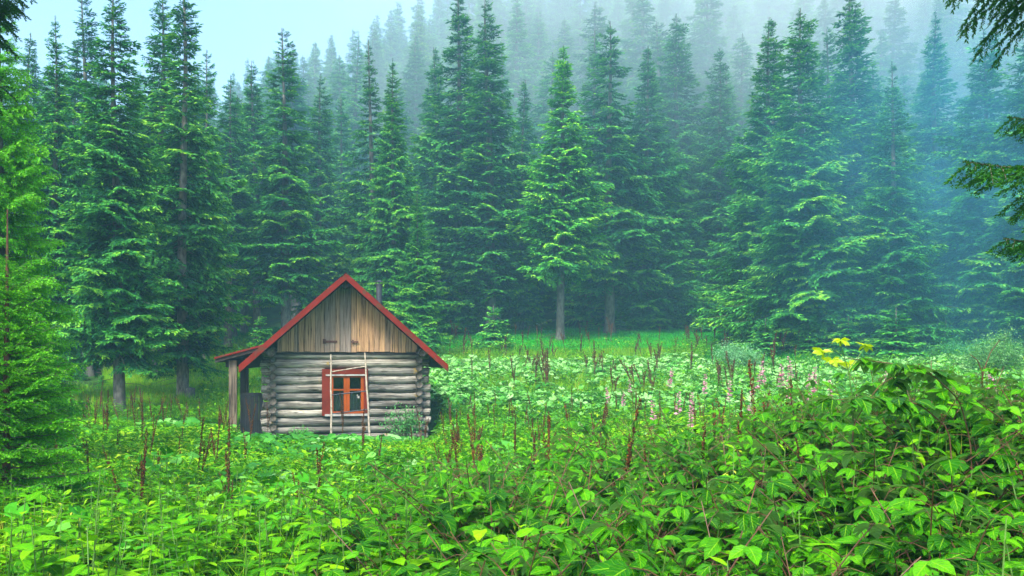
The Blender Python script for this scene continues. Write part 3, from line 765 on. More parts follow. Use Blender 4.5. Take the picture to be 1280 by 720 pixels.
#@@NEARTREES
# ------------------------------------------------------------------ spruces close to the camera, with single needles
def shoot(L, rng, nl=.022, nw=.0035, gap=.006):
    m = max(4, int(L/gap)); u = (np.arange(m)+.5)/m
    P = np.stack([0*u, u*L, 0*u], -1); a = rng.uniform(0, 6.28, m)
    D = np.stack([np.cos(a)*.9, np.full(m, .75), np.sin(a)*.55+.1], -1)
    F = frame_from(D, roll=rng.uniform(-1.5, 1.5, m))*np.stack([np.full(m, nw), np.full(m, nl)*rng.uniform(.8, 1.2, m), np.full(m, nl)], -1)[:, None, :]
    return spread(DIA, F, P, .25+.5*u+rng.uniform(-.15, .15, m))
def near_branch(L, seed, nl=.022, nw=.0035, gap=.006, hang=.5, dens=1.0):
    rng = np.random.default_rng(seed); SH = [[shoot(l, rng, nl, nw, gap) for _ in range(2)] for l in (.07, .12, .2)]
    out = []; wood = []
    def axis(t): return np.stack([.04*L*np.sin(np.asarray(t)*5+seed), L*np.asarray(t), L*(-.12*np.asarray(t)+.10*np.asarray(t)**2.5)], -1)
    wood.append(tube(axis(np.linspace(0, 1, 9)), np.linspace(.009, .002, 9)*L**.5, 5))
    n = int(L/.055*dens); J = {}
    def add(p, d, l, dr):
        k = int(np.argmin([abs(l-x) for x in (.07, .12, .2)])); v = rng.integers(2)
        s = l/(.07, .12, .2)[k]
        J.setdefault((k, v), []).append((frame_from(d, roll=rng.uniform(-.4, .4))[0]*np.array([1, s, 1]), p, dr))
    for i in range(int(L/.12)): add(axis(i*.12/L), axis(min(1, i*.12/L+.1))-axis(i*.12/L), .14, 0)
    for i in range(n):
        t = .08+.92*(i+.5)/n; sd = 1 if i % 2 else -1
        l = (.42*L*(1-t)**.8*min(1, t*4)+.07)*rng.uniform(.7, 1.15)
        an = math.radians(rng.uniform(45, 68)); p0 = axis(t); d = np.array([sd*math.sin(an), math.cos(an), 0]); dp = rng.uniform(.2, 1.1)*hang
        m = max(1, int(l/.055)); pts = [p0]
        for j in range(m+1):
            u = (j+1)/(m+1); pts.append(p0+d*l*u+np.array([0, 0, -dp*l*u**1.4]))
        wood.append(tube(pts, np.linspace(.0035, .0015, len(pts)), 3))
        for j in range(len(pts)-1):
            dd = pts[j+1]-pts[j]; u = j/len(pts)
            add(pts[j], dd, max(.06, np.linalg.norm(dd)*1.15), .1*u+.12*t)
            if l > .12:
                for s2 in (-1, 1):
                    a = s2*rng.uniform(.6, 1.0); c, s_ = math.cos(a), math.sin(a)
                    d2 = np.array([dd[0]*c-dd[1]*s_, dd[0]*s_+dd[1]*c, dd[2]-.3*hang*np.linalg.norm(dd)])
                    add(pts[j], d2, rng.uniform(.06, .05+.45*l*(1-u)), .12+.15*t)
    for (k, v), js in J.items():
        out.append(spread(SH[k][v], np.array([j[0] for j in js]), np.array([j[1] for j in js]), np.array([j[2] for j in js])-.05))
    return join(out+[join(wood).mat(1)])
def near_spruce(H, R, seed, branches, cb=.03, step=.13, per=5, pitch0=-.1, pitch1=.7, extra=()):
    rng = np.random.default_rng(seed); LS = sorted(branches); jobs = {}
    def put(L, a, z, pitch, p=(0, 0)):
        b = min(LS, key=lambda q: abs(q-L)); v = rng.integers(len(branches[b])); s = L/b
        Mx = (rotz(a)[0] @ rotx(pitch)[0] @ roty(rng.uniform(-.2, .2))[0])*s
        jobs.setdefault((b, v), []).append((Mx, (p[0], p[1], z), rng.uniform(-.12, .12)))
    z = cb*H
    while z < H-.2:
        u = (z-cb*H)/(H-cb*H); a0 = rng.uniform(0, 6.28)
        for q in range(per):
            put((R*(1-u)**.85*min(1, .7+u*2)+.08)*rng.uniform(.75, 1.1), a0+q*6.283/per+rng.uniform(-.3, .3), z+rng.uniform(-.05, .05), pitch0*(1-u)+pitch1*max(0, u-.3)/.7+rng.uniform(-.12, .12))
        z += step*rng.uniform(.8, 1.2)
    for e in extra: put(*e)
    return join([spread(branches[b][v], np.array([j[0] for j in js]), np.array([j[1] for j in js]), np.array([j[2] for j in js])) for (b, v), js in jobs.items()])
NB = {L: [near_branch(L, int(L*100)+j, nl=.021, nw=.0085, gap=.0055) for j in range(2)] for L in (.35, .6, .95)}
# young bright spruce at the left edge
p = PX(8, 600, 7.6)
x, y = p.x, p.y; z0 = gz(x, y); H = PX(8, 262, 7.6).z-z0
t = empty('young_spruce', (x, y, z0), 0, label='young bright green spruce in the left foreground with a bare pointed leader', cat='tree')
cr = obj('crown', near_spruce(H-.35, 1.0, 41, NB, step=.10, per=6, pitch0=.12), [M['needle_near'], M['twig']], t); cr.color = (1.35, 1.15, 1, 1)
obj('trunk', tube([(0, 0, -.2), (0, 0, H*.5), (.01, 0, H)], [.045, .028, .006], 8), M['cane'], t, True)
sh = shoot(.32, np.random.default_rng(8), .03, .007, .01); sh.V = sh.V @ rotx(math.pi/2)[0].T; sh.V[:, 2] += H-.36
obj('leader', sh, M['needle_near'], t)
# taller bright spruce behind it
MBR = {L: [near_branch(L, int(L*100)+j+50, nl=.042, nw=.018, gap=.013, hang=.9) for j in range(2)] for L in (.5, .9, 1.4)}
p = PX(-2, 600, 12.5); x, y = p.x, p.y; z0 = gz(x, y)
t = empty('spruce_tree', (x, y, z0), 0, label='tall yellow green spruce cut by the left edge, behind the young spruce', cat='tree')
cr = obj('crown', near_spruce(7.4, 1.45, 42, MBR, cb=.1, step=.19, per=6, pitch0=-.25, pitch1=.6), [M['needle_near'], M['twig']], t); cr.color = (1.4, 1.2, 1, 1)
obj('trunk', tube([(0, 0, -.3), (0, 0, 4), (0, 0, 7.6)], [.13, .09, .01], 9), M['bark'], t, True)
# spruce whose trunk stands just outside the right edge, boughs reaching into view
NB2 = {L: [near_branch(L, int(L*100)+j+90, nl=.018, nw=.0075, gap=.0026, hang=.8, dens=1.6) for j in range(2)] for L in (.7, 1.15, 1.7)}
tx, ty = 4.75, 5.6; z0 = gz(tx, ty)
def bough(px, py, d, z_add=.0, L=None):
    """a bough from the trunk whose tip shows at this pixel"""
    tip = PX(px, py, d); dx, dy = tip.x-tx, tip.y-ty; L = math.hypot(dx, dy)
    a = math.atan2(-dx, dy); return (L, a, tip.z-z0+z_add, 0.0)
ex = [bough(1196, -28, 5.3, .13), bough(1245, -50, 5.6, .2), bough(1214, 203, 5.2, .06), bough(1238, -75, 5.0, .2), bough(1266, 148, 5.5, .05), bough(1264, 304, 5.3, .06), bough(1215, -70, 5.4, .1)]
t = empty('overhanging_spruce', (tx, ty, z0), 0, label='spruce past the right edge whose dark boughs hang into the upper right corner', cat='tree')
# the rest of its crown: shorter boughs, all round but kept away from the view
def crown_rest(seed):
    rng = np.random.default_rng(seed); es = []
    z = 1.9
    while z < 7.5:
        for q in range(5):
            a = rng.uniform(0, 6.28); L = (1.7*(1-(z-1.9)/6))*rng.uniform(.7, 1)+.2
            dx, dy = -math.sin(a)*L, math.cos(a)*L
            # would the tip show left of the right edge of the view?
            wx, wy = tx+dx, ty+dy
            if wy > 0 and wx < .62*wy+.75 and z < 6.2: continue
            es.append((L, a, z, -.15))
        z += .28
    return es
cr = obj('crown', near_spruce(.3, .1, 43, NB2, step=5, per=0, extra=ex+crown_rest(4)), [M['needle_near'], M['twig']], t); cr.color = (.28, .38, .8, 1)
obj('trunk', tube([(0, 0, -.3), (0, 0, 4), (0, 0, 7.8)], [.11, .08, .01], 9), M['bark'], t, True)
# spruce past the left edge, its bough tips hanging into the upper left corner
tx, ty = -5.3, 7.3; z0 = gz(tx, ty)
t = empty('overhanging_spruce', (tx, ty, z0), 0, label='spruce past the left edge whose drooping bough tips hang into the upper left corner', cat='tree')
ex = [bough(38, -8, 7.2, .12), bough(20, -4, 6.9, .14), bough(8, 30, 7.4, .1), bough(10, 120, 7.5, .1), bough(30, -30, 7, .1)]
es = []
rng_ = np.random.default_rng(6); z = 2.2
while z < 8:
    for q in range(5):
        a = rng_.uniform(0, 6.28); L = (1.7*(1-(z-2.2)/6.5))*rng_.uniform(.7, 1)+.2
        wx, wy = tx-math.sin(a)*L, ty+math.cos(a)*L
        if wy > 0 and wx > -.62*wy-.25 and z < 6.2: continue
        es.append((L, a, z, -.15))
    z += .3
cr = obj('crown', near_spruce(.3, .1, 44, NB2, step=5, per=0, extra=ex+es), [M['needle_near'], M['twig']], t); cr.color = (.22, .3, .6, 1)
obj('trunk', tube([(0, 0, -.3), (0, 0, 4), (0, 0, 8.2)], [.11, .08, .01], 9), M['bark'], t, True)

# stump beside the bare trunk
p = PX(237, 500, 28.3)
t = empty('tree_stump', (p.x, 28.3, gz(p.x, 28.3)), 0, label='short mossy stump against the pale bare trunk left of the cabin', cat='stump')
sp = tube([(0, 0, -.3), (0, 0, 0), (.02, 0, .3), (.03, 0, .62), (.035, 0, .64)], [.2, .19, .15, .14, .02], 10); sp.V += np.random.default_rng(2).uniform(-.015, .015, sp.V.shape)
obj('trunk', sp, M['bark'], t, True)

#@@PLANTS
# ------------------------------------------------------------------ plants
prng = np.random.default_rng(77)
def leaf(L, W, n=5, fold=.25, droop=.35, ser=.0, seed=0, wave=.0, base=.08):
    """a leaf along +Y with a folded midrib and a drooping tip"""
    r = np.random.default_rng(seed)
    u = np.linspace(0, 1, n+1); w = W*.5*np.sin(np.pi*np.clip(u, 0, 1)**.72)**.85*(1+.0*u); w[0] = W*base*.5; w[-1] = .004*W
    if ser: w[1:-1] *= 1+ser*np.where(np.arange(1, n) % 2, 1, -1)
    th = droop*u; y = L*np.cumsum(np.concatenate([[0], np.cos(th[1:]*1.3)/n])); z = -L*np.cumsum(np.concatenate([[0], np.sin(th[1:]*1.3)/n]))
    wv = wave*L*np.sin(u*9)
    V = np.concatenate([np.stack([0*u, y, z], -1), np.stack([-w, y+.02*L, z+fold*w+wv], -1), np.stack([w, y+.02*L, z+fold*w-wv], -1)])
    k = n+1
    Q = [(i, i+1, k+i+1, k+i) for i in range(n)]+[(2*k+i, 2*k+i+1, i+1, i) for i in range(n)]
    return T(V, Q, 0, None, np.stack([np.concatenate([0*u, 0*u+1, 0*u+1]), np.concatenate([u, u, u])], -1))
def round_leaf(R, seed=0, n=10):
    """a broad kidney shaped leaf, centre at its stalk, wavy rim"""
    r = np.random.default_rng(seed); a = np.linspace(-2.75, 2.75, n+1)+math.pi/2
    rim = R*(1+r.uniform(-.09, .09, n+1)); z = R*r.uniform(-.10, .16, n+1)
    mid = .55*rim
    V = [(0, 0, -.05*R)]+[(math.cos(b)*m, math.sin(b)*m, .05*R) for b, m in zip(a, mid)]+[(math.cos(b)*m, math.sin(b)*m, zz) for b, m, zz in zip(a, rim, z)]
    k = n+1
    Q = [(0, 1+i, 2+i, 3+i) for i in range(0, n-1, 2)]+[(1+i, 1+k+i, 2+k+i, 2+i) for i in range(n)]
    return T(V, Q, 0)
def place(t, d, p, s=1.0, roll=0, r=.5, up=(0, 0, 1)):
    F = frame_from(np.array(d, float), up=up, roll=roll)[0]*s
    return T(t.V @ F.T+np.array(p), t.Q, np.clip(t.R+r, 0, 1), t.F, t.U)
# leaf templates of the near plants
LV = [leaf(1, .58, 7, .16, .15+.2*i, .07, i, .012) for i in range(4)]
LN = [leaf(1, .34, 7, .18, .2+.25*i, .05, i, .01) for i in range(3)]
def stem_curve(h, lean, a, n=7, bow=1.6):
    u = np.linspace(0, 1, n); return np.stack([math.cos(a)*lean*u**bow, math.sin(a)*lean*u**bow, h*u*(1-.10*lean*u)], -1)
def bramble(seed, h=1.0, n=5, leaf_l=.11):
    """raspberry-like cluster of arching canes with leaves of three or five leaflets"""
    r = np.random.default_rng(seed); st, lv = [], []
    for c in range(n):
        a = r.uniform(0, 6.28); hh = h*r.uniform(.6, 1.05); lean = hh*r.uniform(.15, .7)
        P = stem_curve(hh, lean, a, 9, 1.9)+np.array([r.uniform(-.12, .12), r.uniform(-.12, .12), 0])
        st.append(tube(P, np.linspace(.006, .002, 9), 5))
        m = int(hh/.075)
        for i in range(m):
            t = .22+.78*(i+.5)/m; q = t*8; i0 = min(7, int(q)); p = P[i0]+(P[i0+1]-P[i0])*(q-i0)
            b = i*2.4+r.uniform(-.4, .4); pl = r.uniform(.05, .12)
            dv = np.array([math.cos(b), math.sin(b), r.uniform(-.05, .5)]); e = p+dv*pl
            st.append(tube([p, (p+e)/2+np.array([0, 0, .01]), e], [.0018, .0015, .0012], 3))
            s = leaf_l*r.uniform(.5, 1.3)*(1 if t < .85 else .75); rr = r.uniform(.1, .75)+.2*(t-.5)
            flat = np.array([dv[0], dv[1], r.uniform(-.35, .25)])
            lv.append(place(LV[r.integers(4)], flat, e, s*1.1, r.uniform(-.4, .4), rr))
            for sg in (-1, 1):
                for kk, (an, back) in enumerate(((1.15, .0), (1.3, -.3))[:1 if r.random() < .6 else 2]):
                    c_, s_ = math.cos(sg*an), math.sin(sg*an)
                    d2 = np.array([flat[0]*c_-flat[1]*s_, flat[0]*s_+flat[1]*c_, r.uniform(-.5, .1)])
                    lv.append(place(LV[r.integers(4)], d2, e+dv*pl*back, s*(.9-.1*kk), r.uniform(-.5, .5), rr+r.uniform(-.06, .06)))
    return join(st), join(lv)
def upright(seed, h=.9, n=4, leaf_l=.14, wide=False):
    """upright leafy stems, long leaves in a spiral, smaller to the top"""
    r = np.random.default_rng(seed); st, lv = [], []
    LT = LV if wide else LN
    for c in range(n):
        a = r.uniform(0, 6.28); hh = h*r.uniform(.65, 1.05)
        P = stem_curve(hh, hh*r.uniform(.03, .25), a, 7)+np.array([r.uniform(-.18, .18), r.uniform(-.18, .18), 0])
        st.append(tube(P, np.linspace(.006, .002, 7), 5))
        m = int(hh/.045)
        for i in range(m):
            t = .15+.85*(i+.5)/m; q = t*6; i0 = min(5, int(q)); p = P[i0]+(P[i0+1]-P[i0])*(q-i0)
            b = i*2.4+r.uniform(-.3, .3)
            d = np.array([math.cos(b), math.sin(b), r.uniform(-.15, .5)+.3*max(0, t-.8)/.2])
            lv.append(place(LT[r.integers(len(LT))], d, p, leaf_l*r.uniform(.5, 1.25)*(1.15-.75*max(0, t-.55)/.45), r.uniform(-.3, .3), r.uniform(.05, .8)+.15*t))
    return join(st), join(lv)
def simple_plant(seed, h, nl, L, W, spreadr=.12, n=3, rr=(.1, .9), flat=.2):
    """cheap leafy clump for the middle distance"""
    r = np.random.default_rng(seed); lf = leaf(1, W/L, n, .2, .5, 0, seed)
    k = nl; a = r.uniform(0, 6.28, k); zz = h*r.uniform(.25, 1, k)
    P = np.stack([r.normal(0, spreadr, k), r.normal(0, spreadr, k), zz], -1)
    D = np.stack([np.cos(a), np.sin(a), r.uniform(-flat, flat+.35, k)], -1)
    F = frame_from(D, roll=r.uniform(-.4, .4, k))*(L*r.uniform(.6, 1.2, k))[:, None, None]
    return spread(lf, F, P, r.uniform(*rr, k))
def butterbur(seed, nl=7, R=.16, h=.5):
    r = np.random.default_rng(seed); out = []
    for i in range(nl):
        a = r.uniform(0, 6.28); hh = h*r.uniform(.45, 1.1); d = r.uniform(.05, .38)
        p = np.array([math.cos(a)*d, math.sin(a)*d, hh])
        lf = round_leaf(R*r.uniform(.6, 1.25), seed*13+i, 8)
        F = rotz(a-math.pi/2)[0] @ rotx(r.uniform(-.75, .15))[0] @ roty(r.uniform(-.4, .4))[0]
        out.append(T(lf.V @ F.T+p, lf.Q, r.uniform(0, 1), 0))
        out.append(tube([(math.cos(a)*.04, math.sin(a)*.04, 0), p], [.005, .004], 3).mat(1))
    return join(out)
def grass_tuft(seed, h=.5, k=26, w=.008, spr=.10):
    r = np.random.default_rng(seed); out = []
    for i in range(k):
        a = r.uniform(0, 6.28); b = r.uniform(0, 6.28); hh = h*r.uniform(.5, 1.1); ln = hh*r.uniform(.1, .65)
        p = np.array([math.cos(b), math.sin(b), 0])*r.uniform(0, spr); u = np.array([0, .4, .75, 1])
        c = p+np.stack([math.cos(a)*ln*u**2, math.sin(a)*ln*u**2, hh*u*(1-.25*u*ln/hh)], -1)
        sd_ = np.array([-math.sin(a), math.cos(a), 0])*w*.5; ww = np.array([1, .9, .55, .06])[:, None]
        V = np.concatenate([c-sd_*ww, c+sd_*ww]); Q = [(j, j+4, j+5, j+1) for j in range(3)]
        out.append(T(V, Q, r.uniform(0, 1)))
    return join(out)
def dock(seed, h=1.1, cell=.02, fat=1.0, k=1):
    """dead stalk with rusty seed clusters"""
    r = np.random.default_rng(seed); st, sd_ = [], []
    for s in range(k):
        a = r.uniform(0, 6.28); hh = h*r.uniform(.8, 1.05)*(1 if s == 0 else .8)
        P = stem_curve(hh, hh*r.uniform(.03, .22), a, 7)+np.array([r.uniform(-.05, .05)*(s > 0), r.uniform(-.05, .05)*(s > 0), 0])
        st.append(tube(P, np.linspace(.007, .003, 7), 5))
        lines = [(P, .48)]
        for b in range(r.integers(2, 6)):
            t = r.uniform(.42, .85); q = t*6; i0 = min(5, int(q)); p = P[i0]+(P[i0+1]-P[i0])*(q-i0); an = r.uniform(0, 6.28); l = r.uniform(.1, .3)*hh
            u = np.linspace(0, 1, 5)[:, None]
            B = p+u*np.array([math.cos(an)*.14, math.sin(an)*.14, 1])*l; st.append(tube(B, np.linspace(.003, .0015, 5), 3)); lines.append((B, .15))
        for Lp, t0 in lines:
            ln = np.linalg.norm(Lp[-1]-Lp[0])*(1-t0); m = int(ln/cell*5*fat); t = t0+(1-t0)*r.uniform(0, 1, m); q = t*(len(Lp)-1); i0 = np.minimum(len(Lp)-2, q.astype(int)); p = Lp[i0]+(Lp[i0+1]-Lp[i0])*(q-i0)[:, None]
            lump = .5+.5*np.sin(t*38+seed)**2; rad = .012*fat*lump*(1.1-t)**.4
            an = r.uniform(0, 6.28, m); off = np.stack([np.cos(an)*rad, np.sin(an)*rad, 0*an], -1)*r.uniform(.3, 1.3, m)[:, None]
            F = frame_from(r.normal(0, 1, (m, 3))+np.array([0, 0, .6]), roll=r.uniform(-2, 2, m))*np.stack([np.full(m, cell*.55), np.full(m, cell), np.full(m, cell)], -1)[:, None, :]
            sd_.append(spread(DIA, F, p+off, r.uniform(0, 1, m)))
    return join(st), join(sd_)
def fireweed(seed, h=1.3):
    r = np.random.default_rng(seed); a = r.uniform(0, 6.28); P = stem_curve(h, h*r.uniform(.02, .12), a, 7)
    st = tube(P, np.linspace(.005, .002, 7), 5); lv, fl = [], []
    lf = leaf(1, .17, 3, .2, .5)
    m = int(h/.028)
    for i in range(m):
        t = .3+.45*i/m; q = t*6; i0 = min(5, int(q)); p = P[i0]+(P[i0+1]-P[i0])*(q-i0); b = i*2.4
        lv.append(place(lf, (math.cos(b), math.sin(b), .35), p, .11*r.uniform(.7, 1.1), 0, r.uniform(.2, .8)))
    m = 46; t = r.uniform(.76, .97, m); q = t*6; i0 = np.minimum(5, q.astype(int)); p = P[i0]+(P[i0+1]-P[i0])*(q-i0)[:, None]
    an = r.uniform(0, 6.28, m); D = np.stack([np.cos(an), np.sin(an), r.uniform(-.2, .5, m)], -1); s = .045*(1.15-t)/.3
    F = frame_from(D, roll=r.uniform(-1, 1, m))*np.stack([s*.6, s*.75, s], -1)[:, None, :]
    fl = spread(DIA, F, p, r.uniform(0, 1, m))
    return st, join(lv), fl
def gpos(x, y): return np.stack([x, y, ground(x, y)], -1)
def fill(name, temps, X, Y, S, mats, label, cat, dr=None, sink=0.0, tilt=.12, smooth=False):
    """one object of uncountable plants: every template is copied to its share of the spots"""
    P = gpos(X, Y); P[:, 2] -= sink; k = len(X); which = prng.integers(0, len(temps), k)
    out = []
    for i, t in enumerate(temps):
        w_ = np.where(which == i)[0]
        if not len(w_): continue
        R_ = rotz(prng.uniform(0, 6.28, len(w_))) @ rotx(prng.uniform(-tilt, tilt, len(w_)))
        out.append(spread(t, R_*S[w_][:, None, None], P[w_], prng.uniform(-.18, .18, len(w_)) if dr is None else dr[w_]))
    o = obj(name, join(out), mats, smooth=smooth)
    return tag(o, label=label, cat=cat, kind='stuff')
def field(d0, d1, n, p0=-40, p1=1320, power=2.0):
    """spots spread evenly over the ground inside the wedge between two depths"""
    u = prng.uniform(0, 1, n); y = (d0**power+u*(d1**power-d0**power))**(1/power)
    px = prng.uniform(p0, p1, n); return (px-640)/FPX*y, y, px
def off_cabin(x, y, m=.0):
    return ~((x > -7.05-m) & (x < -1.95+m) & (y > 21.8-m) & (y < 27.2)) & ~((x > -8.05) & (x < -6.4) & (y > 22.2) & (y < 25.6))
def low(X, Y, S, h):
    """plants between the camera and the cabin stay low enough to leave its wall in view"""
    px = 640+X/Y*FPX; lim = np.interp(px, [0, 120, 280, 300, 540, 570, 700, 1300], [525, 522, 530, 548, 550, 520, 500, 480])
    top = CZ-(lim-HZ)/FPX*Y
    return np.where(Y < 22.5, np.clip(np.minimum(S, (top-ground(X, Y))/h), .22, 9), S)
def wav(x, y, s, ph): return .5+.5*np.sin(x*s+ph+1.7*np.sin(y*s*.7+ph))*np.sin(y*s*.9+2*ph)

# --- grass
GT = [grass_tuft(i, .45, 22, .012, .12) for i in range(5)]
X, Y, P_ = field(26, 53, 15000)
k = off_cabin(X, Y, .1) & ~((P_ > 880) & (Y > 37)) & ((P_ < 340) | (Y > 38) | ((Y > 27) & (Y < 33) & (P_ > 600) & (P_ < 860)) | (prng.random(len(X)) < .12)) & ~((P_ < 215) & (Y > 30))
fill('meadow_grass', GT, X[k], Y[k], np.where(Y[k] > 44, .6, 1)*prng.uniform(.8, 1.6, k.sum()), [M['grass']], 'light yellow green grass on the slope left of the cabin and at the far meadow edge', 'grass')
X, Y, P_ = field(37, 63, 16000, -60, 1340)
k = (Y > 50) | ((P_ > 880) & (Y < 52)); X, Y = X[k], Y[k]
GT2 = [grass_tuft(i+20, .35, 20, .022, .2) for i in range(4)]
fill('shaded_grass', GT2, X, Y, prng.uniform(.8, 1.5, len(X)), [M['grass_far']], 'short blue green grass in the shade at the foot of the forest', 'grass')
X, Y, P_ = field(23, 36, 5200, 130, 330); k = off_cabin(X, Y, .1)
fill('meadow_grass', GT, X[k], Y[k], prng.uniform(.6, 1.1, k.sum()), [M['grass']], 'thick yellow green grass on the bank between the left hand spruces and the porch', 'grass')
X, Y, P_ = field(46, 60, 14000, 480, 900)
fill('shaded_grass', GT2, X, Y, prng.uniform(.8, 1.2, len(X)), [M['strip']], 'vivid green grass strip, brightened in colour against tree shade, below the lone bright spruce', 'grass')
X, Y, P_ = field(8, 24, 4200)
k = off_cabin(X, Y)
fill('meadow_grass', GT, X[k], Y[k], low(X[k], Y[k], prng.uniform(.9, 1.5, k.sum()), .45), [M['grass']], 'grass blades growing between the leafy weeds around the cabin', 'grass')
X, Y, P_ = field(3.0, 9, 1500)
fill('meadow_grass', [grass_tuft(i+40, .6, 16, .006, .12) for i in range(4)], X, Y, prng.uniform(.8, 1.3, len(X)), [M['grass']], 'thin grass blades among the foreground weeds', 'grass')

# --- butterbur and other broad pale leaves
BB = [butterbur(i, 16, .085, .42) for i in range(8)]
X, Y, P_ = field(22.5, 46, 9000, 330, 1340)
k = off_cabin(X, Y, .1) & ~((P_ > 880) & (Y > 37)) & ~((Y > 27.5) & (Y < 32) & (P_ > 610) & (P_ < 850) & (prng.random(len(X)) < .85)) & ~((Y > 37.5) & (P_ < 880) & (prng.random(len(X)) < (Y-37.5)/3))
fill('butterbur_field', BB, X[k], Y[k], prng.uniform(.8, 1.25, k.sum()), [M['butterbur'], M['stem']], 'dense field of broad pale green leaves between the cabin and the forest', 'butterbur',
     dr=np.clip((Y[k]-26)/40, -.1, .3)+prng.uniform(-.3, .15, k.sum()), tilt=.25)
BBn = [butterbur(i+30, 9, .17, .5) for i in range(8)]
X, Y, P_ = field(8.5, 22, 3800, -40, 1340)
dens = np.clip((Y-7)/8, .2, 1)*(.25+.75*np.clip(1-np.abs(P_-430)/260, 0, 1))*np.where(wav(X, Y, .9, .4) > .5, 1, .35)
k = off_cabin(X, Y, .15) & (prng.random(len(X)) < dens)
fill('butterbur_field', BBn, X[k], Y[k], low(X[k], Y[k], prng.uniform(.75, 1.15, k.sum()), .5), [M['butterbur'], M['stem']], 'broad pale leaves in front of the cabin wall', 'butterbur',
     dr=prng.uniform(-.35, .15, k.sum()), tilt=.1)

# --- leafy weeds
SP = [simple_plant(i, .75, 34, .14, .055, .13) for i in range(8)]
X, Y, P_ = field(9, 24, 6200)
k = off_cabin(X, Y, .12)
fill('leafy_weeds', SP, X[k], Y[k], low(X[k], Y[k], prng.uniform(.65, 1.1, k.sum()), .75), [M['leaf']], 'mixed leafy green weeds covering the meadow in front of the cabin', 'weeds', dr=(wav(X[k], Y[k], .8, 1.)-.5)*.5+prng.uniform(-.15, .15, k.sum()))
X, Y, P_ = field(24, 48, 2600, 250, 1330)
k = off_cabin(X, Y, .3) & ~((P_ > 900) & (Y > 38)) & (prng.random(len(X)) < np.where(P_ > 860, 1, .45))
fill('leafy_weeds', SP, X[k], Y[k], prng.uniform(.7, 1.25, k.sum()), [M['leaf']], 'taller green weeds scattered through the far field of pale leaves', 'weeds')
# fine yellowish herbs in patches
FH = [simple_plant(i+80, .6, 70, .055, .014, .13, 2, (.3, 1.0), .5) for i in range(5)]
X, Y, P_ = field(5, 21, 4200, -40, 1340)
k = off_cabin(X, Y, .12) & (wav(X, Y, 1.3, 2.2) > .45+.2*prng.random(len(X)))
fill('yellow_herb', FH, X[k], Y[k], low(X[k], Y[k], prng.uniform(.9, 1.4, k.sum()), .6), [M['grass']], 'fine leaved yellowish herbs in patches through the meadow', 'herbs')
# low undergrowth, its leaf colour darkened to paint shade between the near plants
US = [simple_plant(i+50, .5, 30, .10, .05, .16, 4, (.0, .25)) for i in range(8)]
X, Y, P_ = field(2.2, 9.5, 3000, -80, 1360)
fill('undergrowth', US, X, Y, prng.uniform(.7, 1.2, len(X)), [M['leaf']], 'tangle of low green leaves under the foreground weeds, gap shade put into their colour', 'weeds')

# --- countable near plants
def plant_set(name, temps, spots, lab, cat, group, mats, parts, names=('stem', 'leaves')):
    meshes = [[mesh_of(n, t, [m]) for n, t, m in zip(names, tt, mats)] for tt in temps]
    for i, (x, y, s) in enumerate(spots):
        px, _ = px_of(x, y, 0)
        o = empty(name, (x, y, gz(x, y)-.02), prng.uniform(0, 6.28), label=lab(px, y), cat=cat, group=group); o.scale = (s, s, s*prng.uniform(.9, 1.1))
        for n, me in zip(names, meshes[prng.integers(len(meshes))]): link(n, me, o)
def even_spots(d0, d1, n, p0, p1, gap, s0=.85, s1=1.15, cond=None):
    out = []; tries = 0
    while len(out) < n and tries < n*40:
        tries += 1
        X, Y, P_ = field(d0, d1, 1, p0, p1); x, y = float(X[0]), float(Y[0])
        if cond and not cond(x, y, float(P_[0])): continue
        if all((x-a)**2+(y-b)**2 > (gap*(.6+y*.08))**2 for a, b, _ in out): out.append((x, y, float(prng.uniform(s0, s1))))
    return out
def limit(x, y, s, h, lim):
    """scale that keeps the plant's top under a row of the photograph"""
    px, _ = px_of(x, y, 0); top = CZ-(np.interp(px, *lim)-HZ)/FPX*y
    return max(.35, min(s, (top-gz(x, y))/h))
LIM = ([-50, 150, 420, 640, 800, 950, 1060, 1280], [600, 590, 580, 535, 505, 480, 452, 455])
UP = [upright(i, .95, 4, .18) for i in range(6)]; UPW = [upright(i+10, .9, 3, .19, True) for i in range(6)]
BRM = [bramble(i, 1.05, 7, .12) for i in range(7)]
def zone(px): return 'far left' if px < 200 else ('left' if px < 430 else ('middle' if px < 640 else ('middle right' if px < 860 else ('right' if px < 1070 else 'far right'))))
def depth_word(y): return 'at the lower edge' if y < 4.2 else ('half way to the meadow' if y < 6.8 else 'where the meadow begins')
sp = [(x, y, limit(x, y, s, 1.0, LIM)) for x, y, s in even_spots(2.6, 10, 230, -60, 1340, .34)]
plant_set('leafy_weed', UP, sp, lambda px, y: f'weed with long narrow leaves in the {zone(px)} foreground, {depth_word(y)}', 'weed', 'narrow leaved weeds in the foreground', (M['stem'], M['leaf']), None)
sp = [(x, y, limit(x, y, s, .95, LIM)) for x, y, s in even_spots(2.5, 10, 210, -60, 1340, .34)]
plant_set('broad_leaved_weed', UPW, sp, lambda px, y: f'weed with broad oval leaves in the {zone(px)} foreground, {depth_word(y)}', 'weed', 'broad leaved weeds in the foreground', (M['stem'], M['leaf']), None)
sp = [(x, y, limit(x, y, s, 1.05, LIM)) for x, y, s in even_spots(2.4, 9, 200, 500, 1400, .30)]
plant_set('bramble_bush', BRM, sp, lambda px, y: f'brown caned raspberry bush in the {zone(px)} foreground, {depth_word(y)}', 'bramble', 'raspberry bushes in the foreground', (M['cane'], M['bramble']), None)

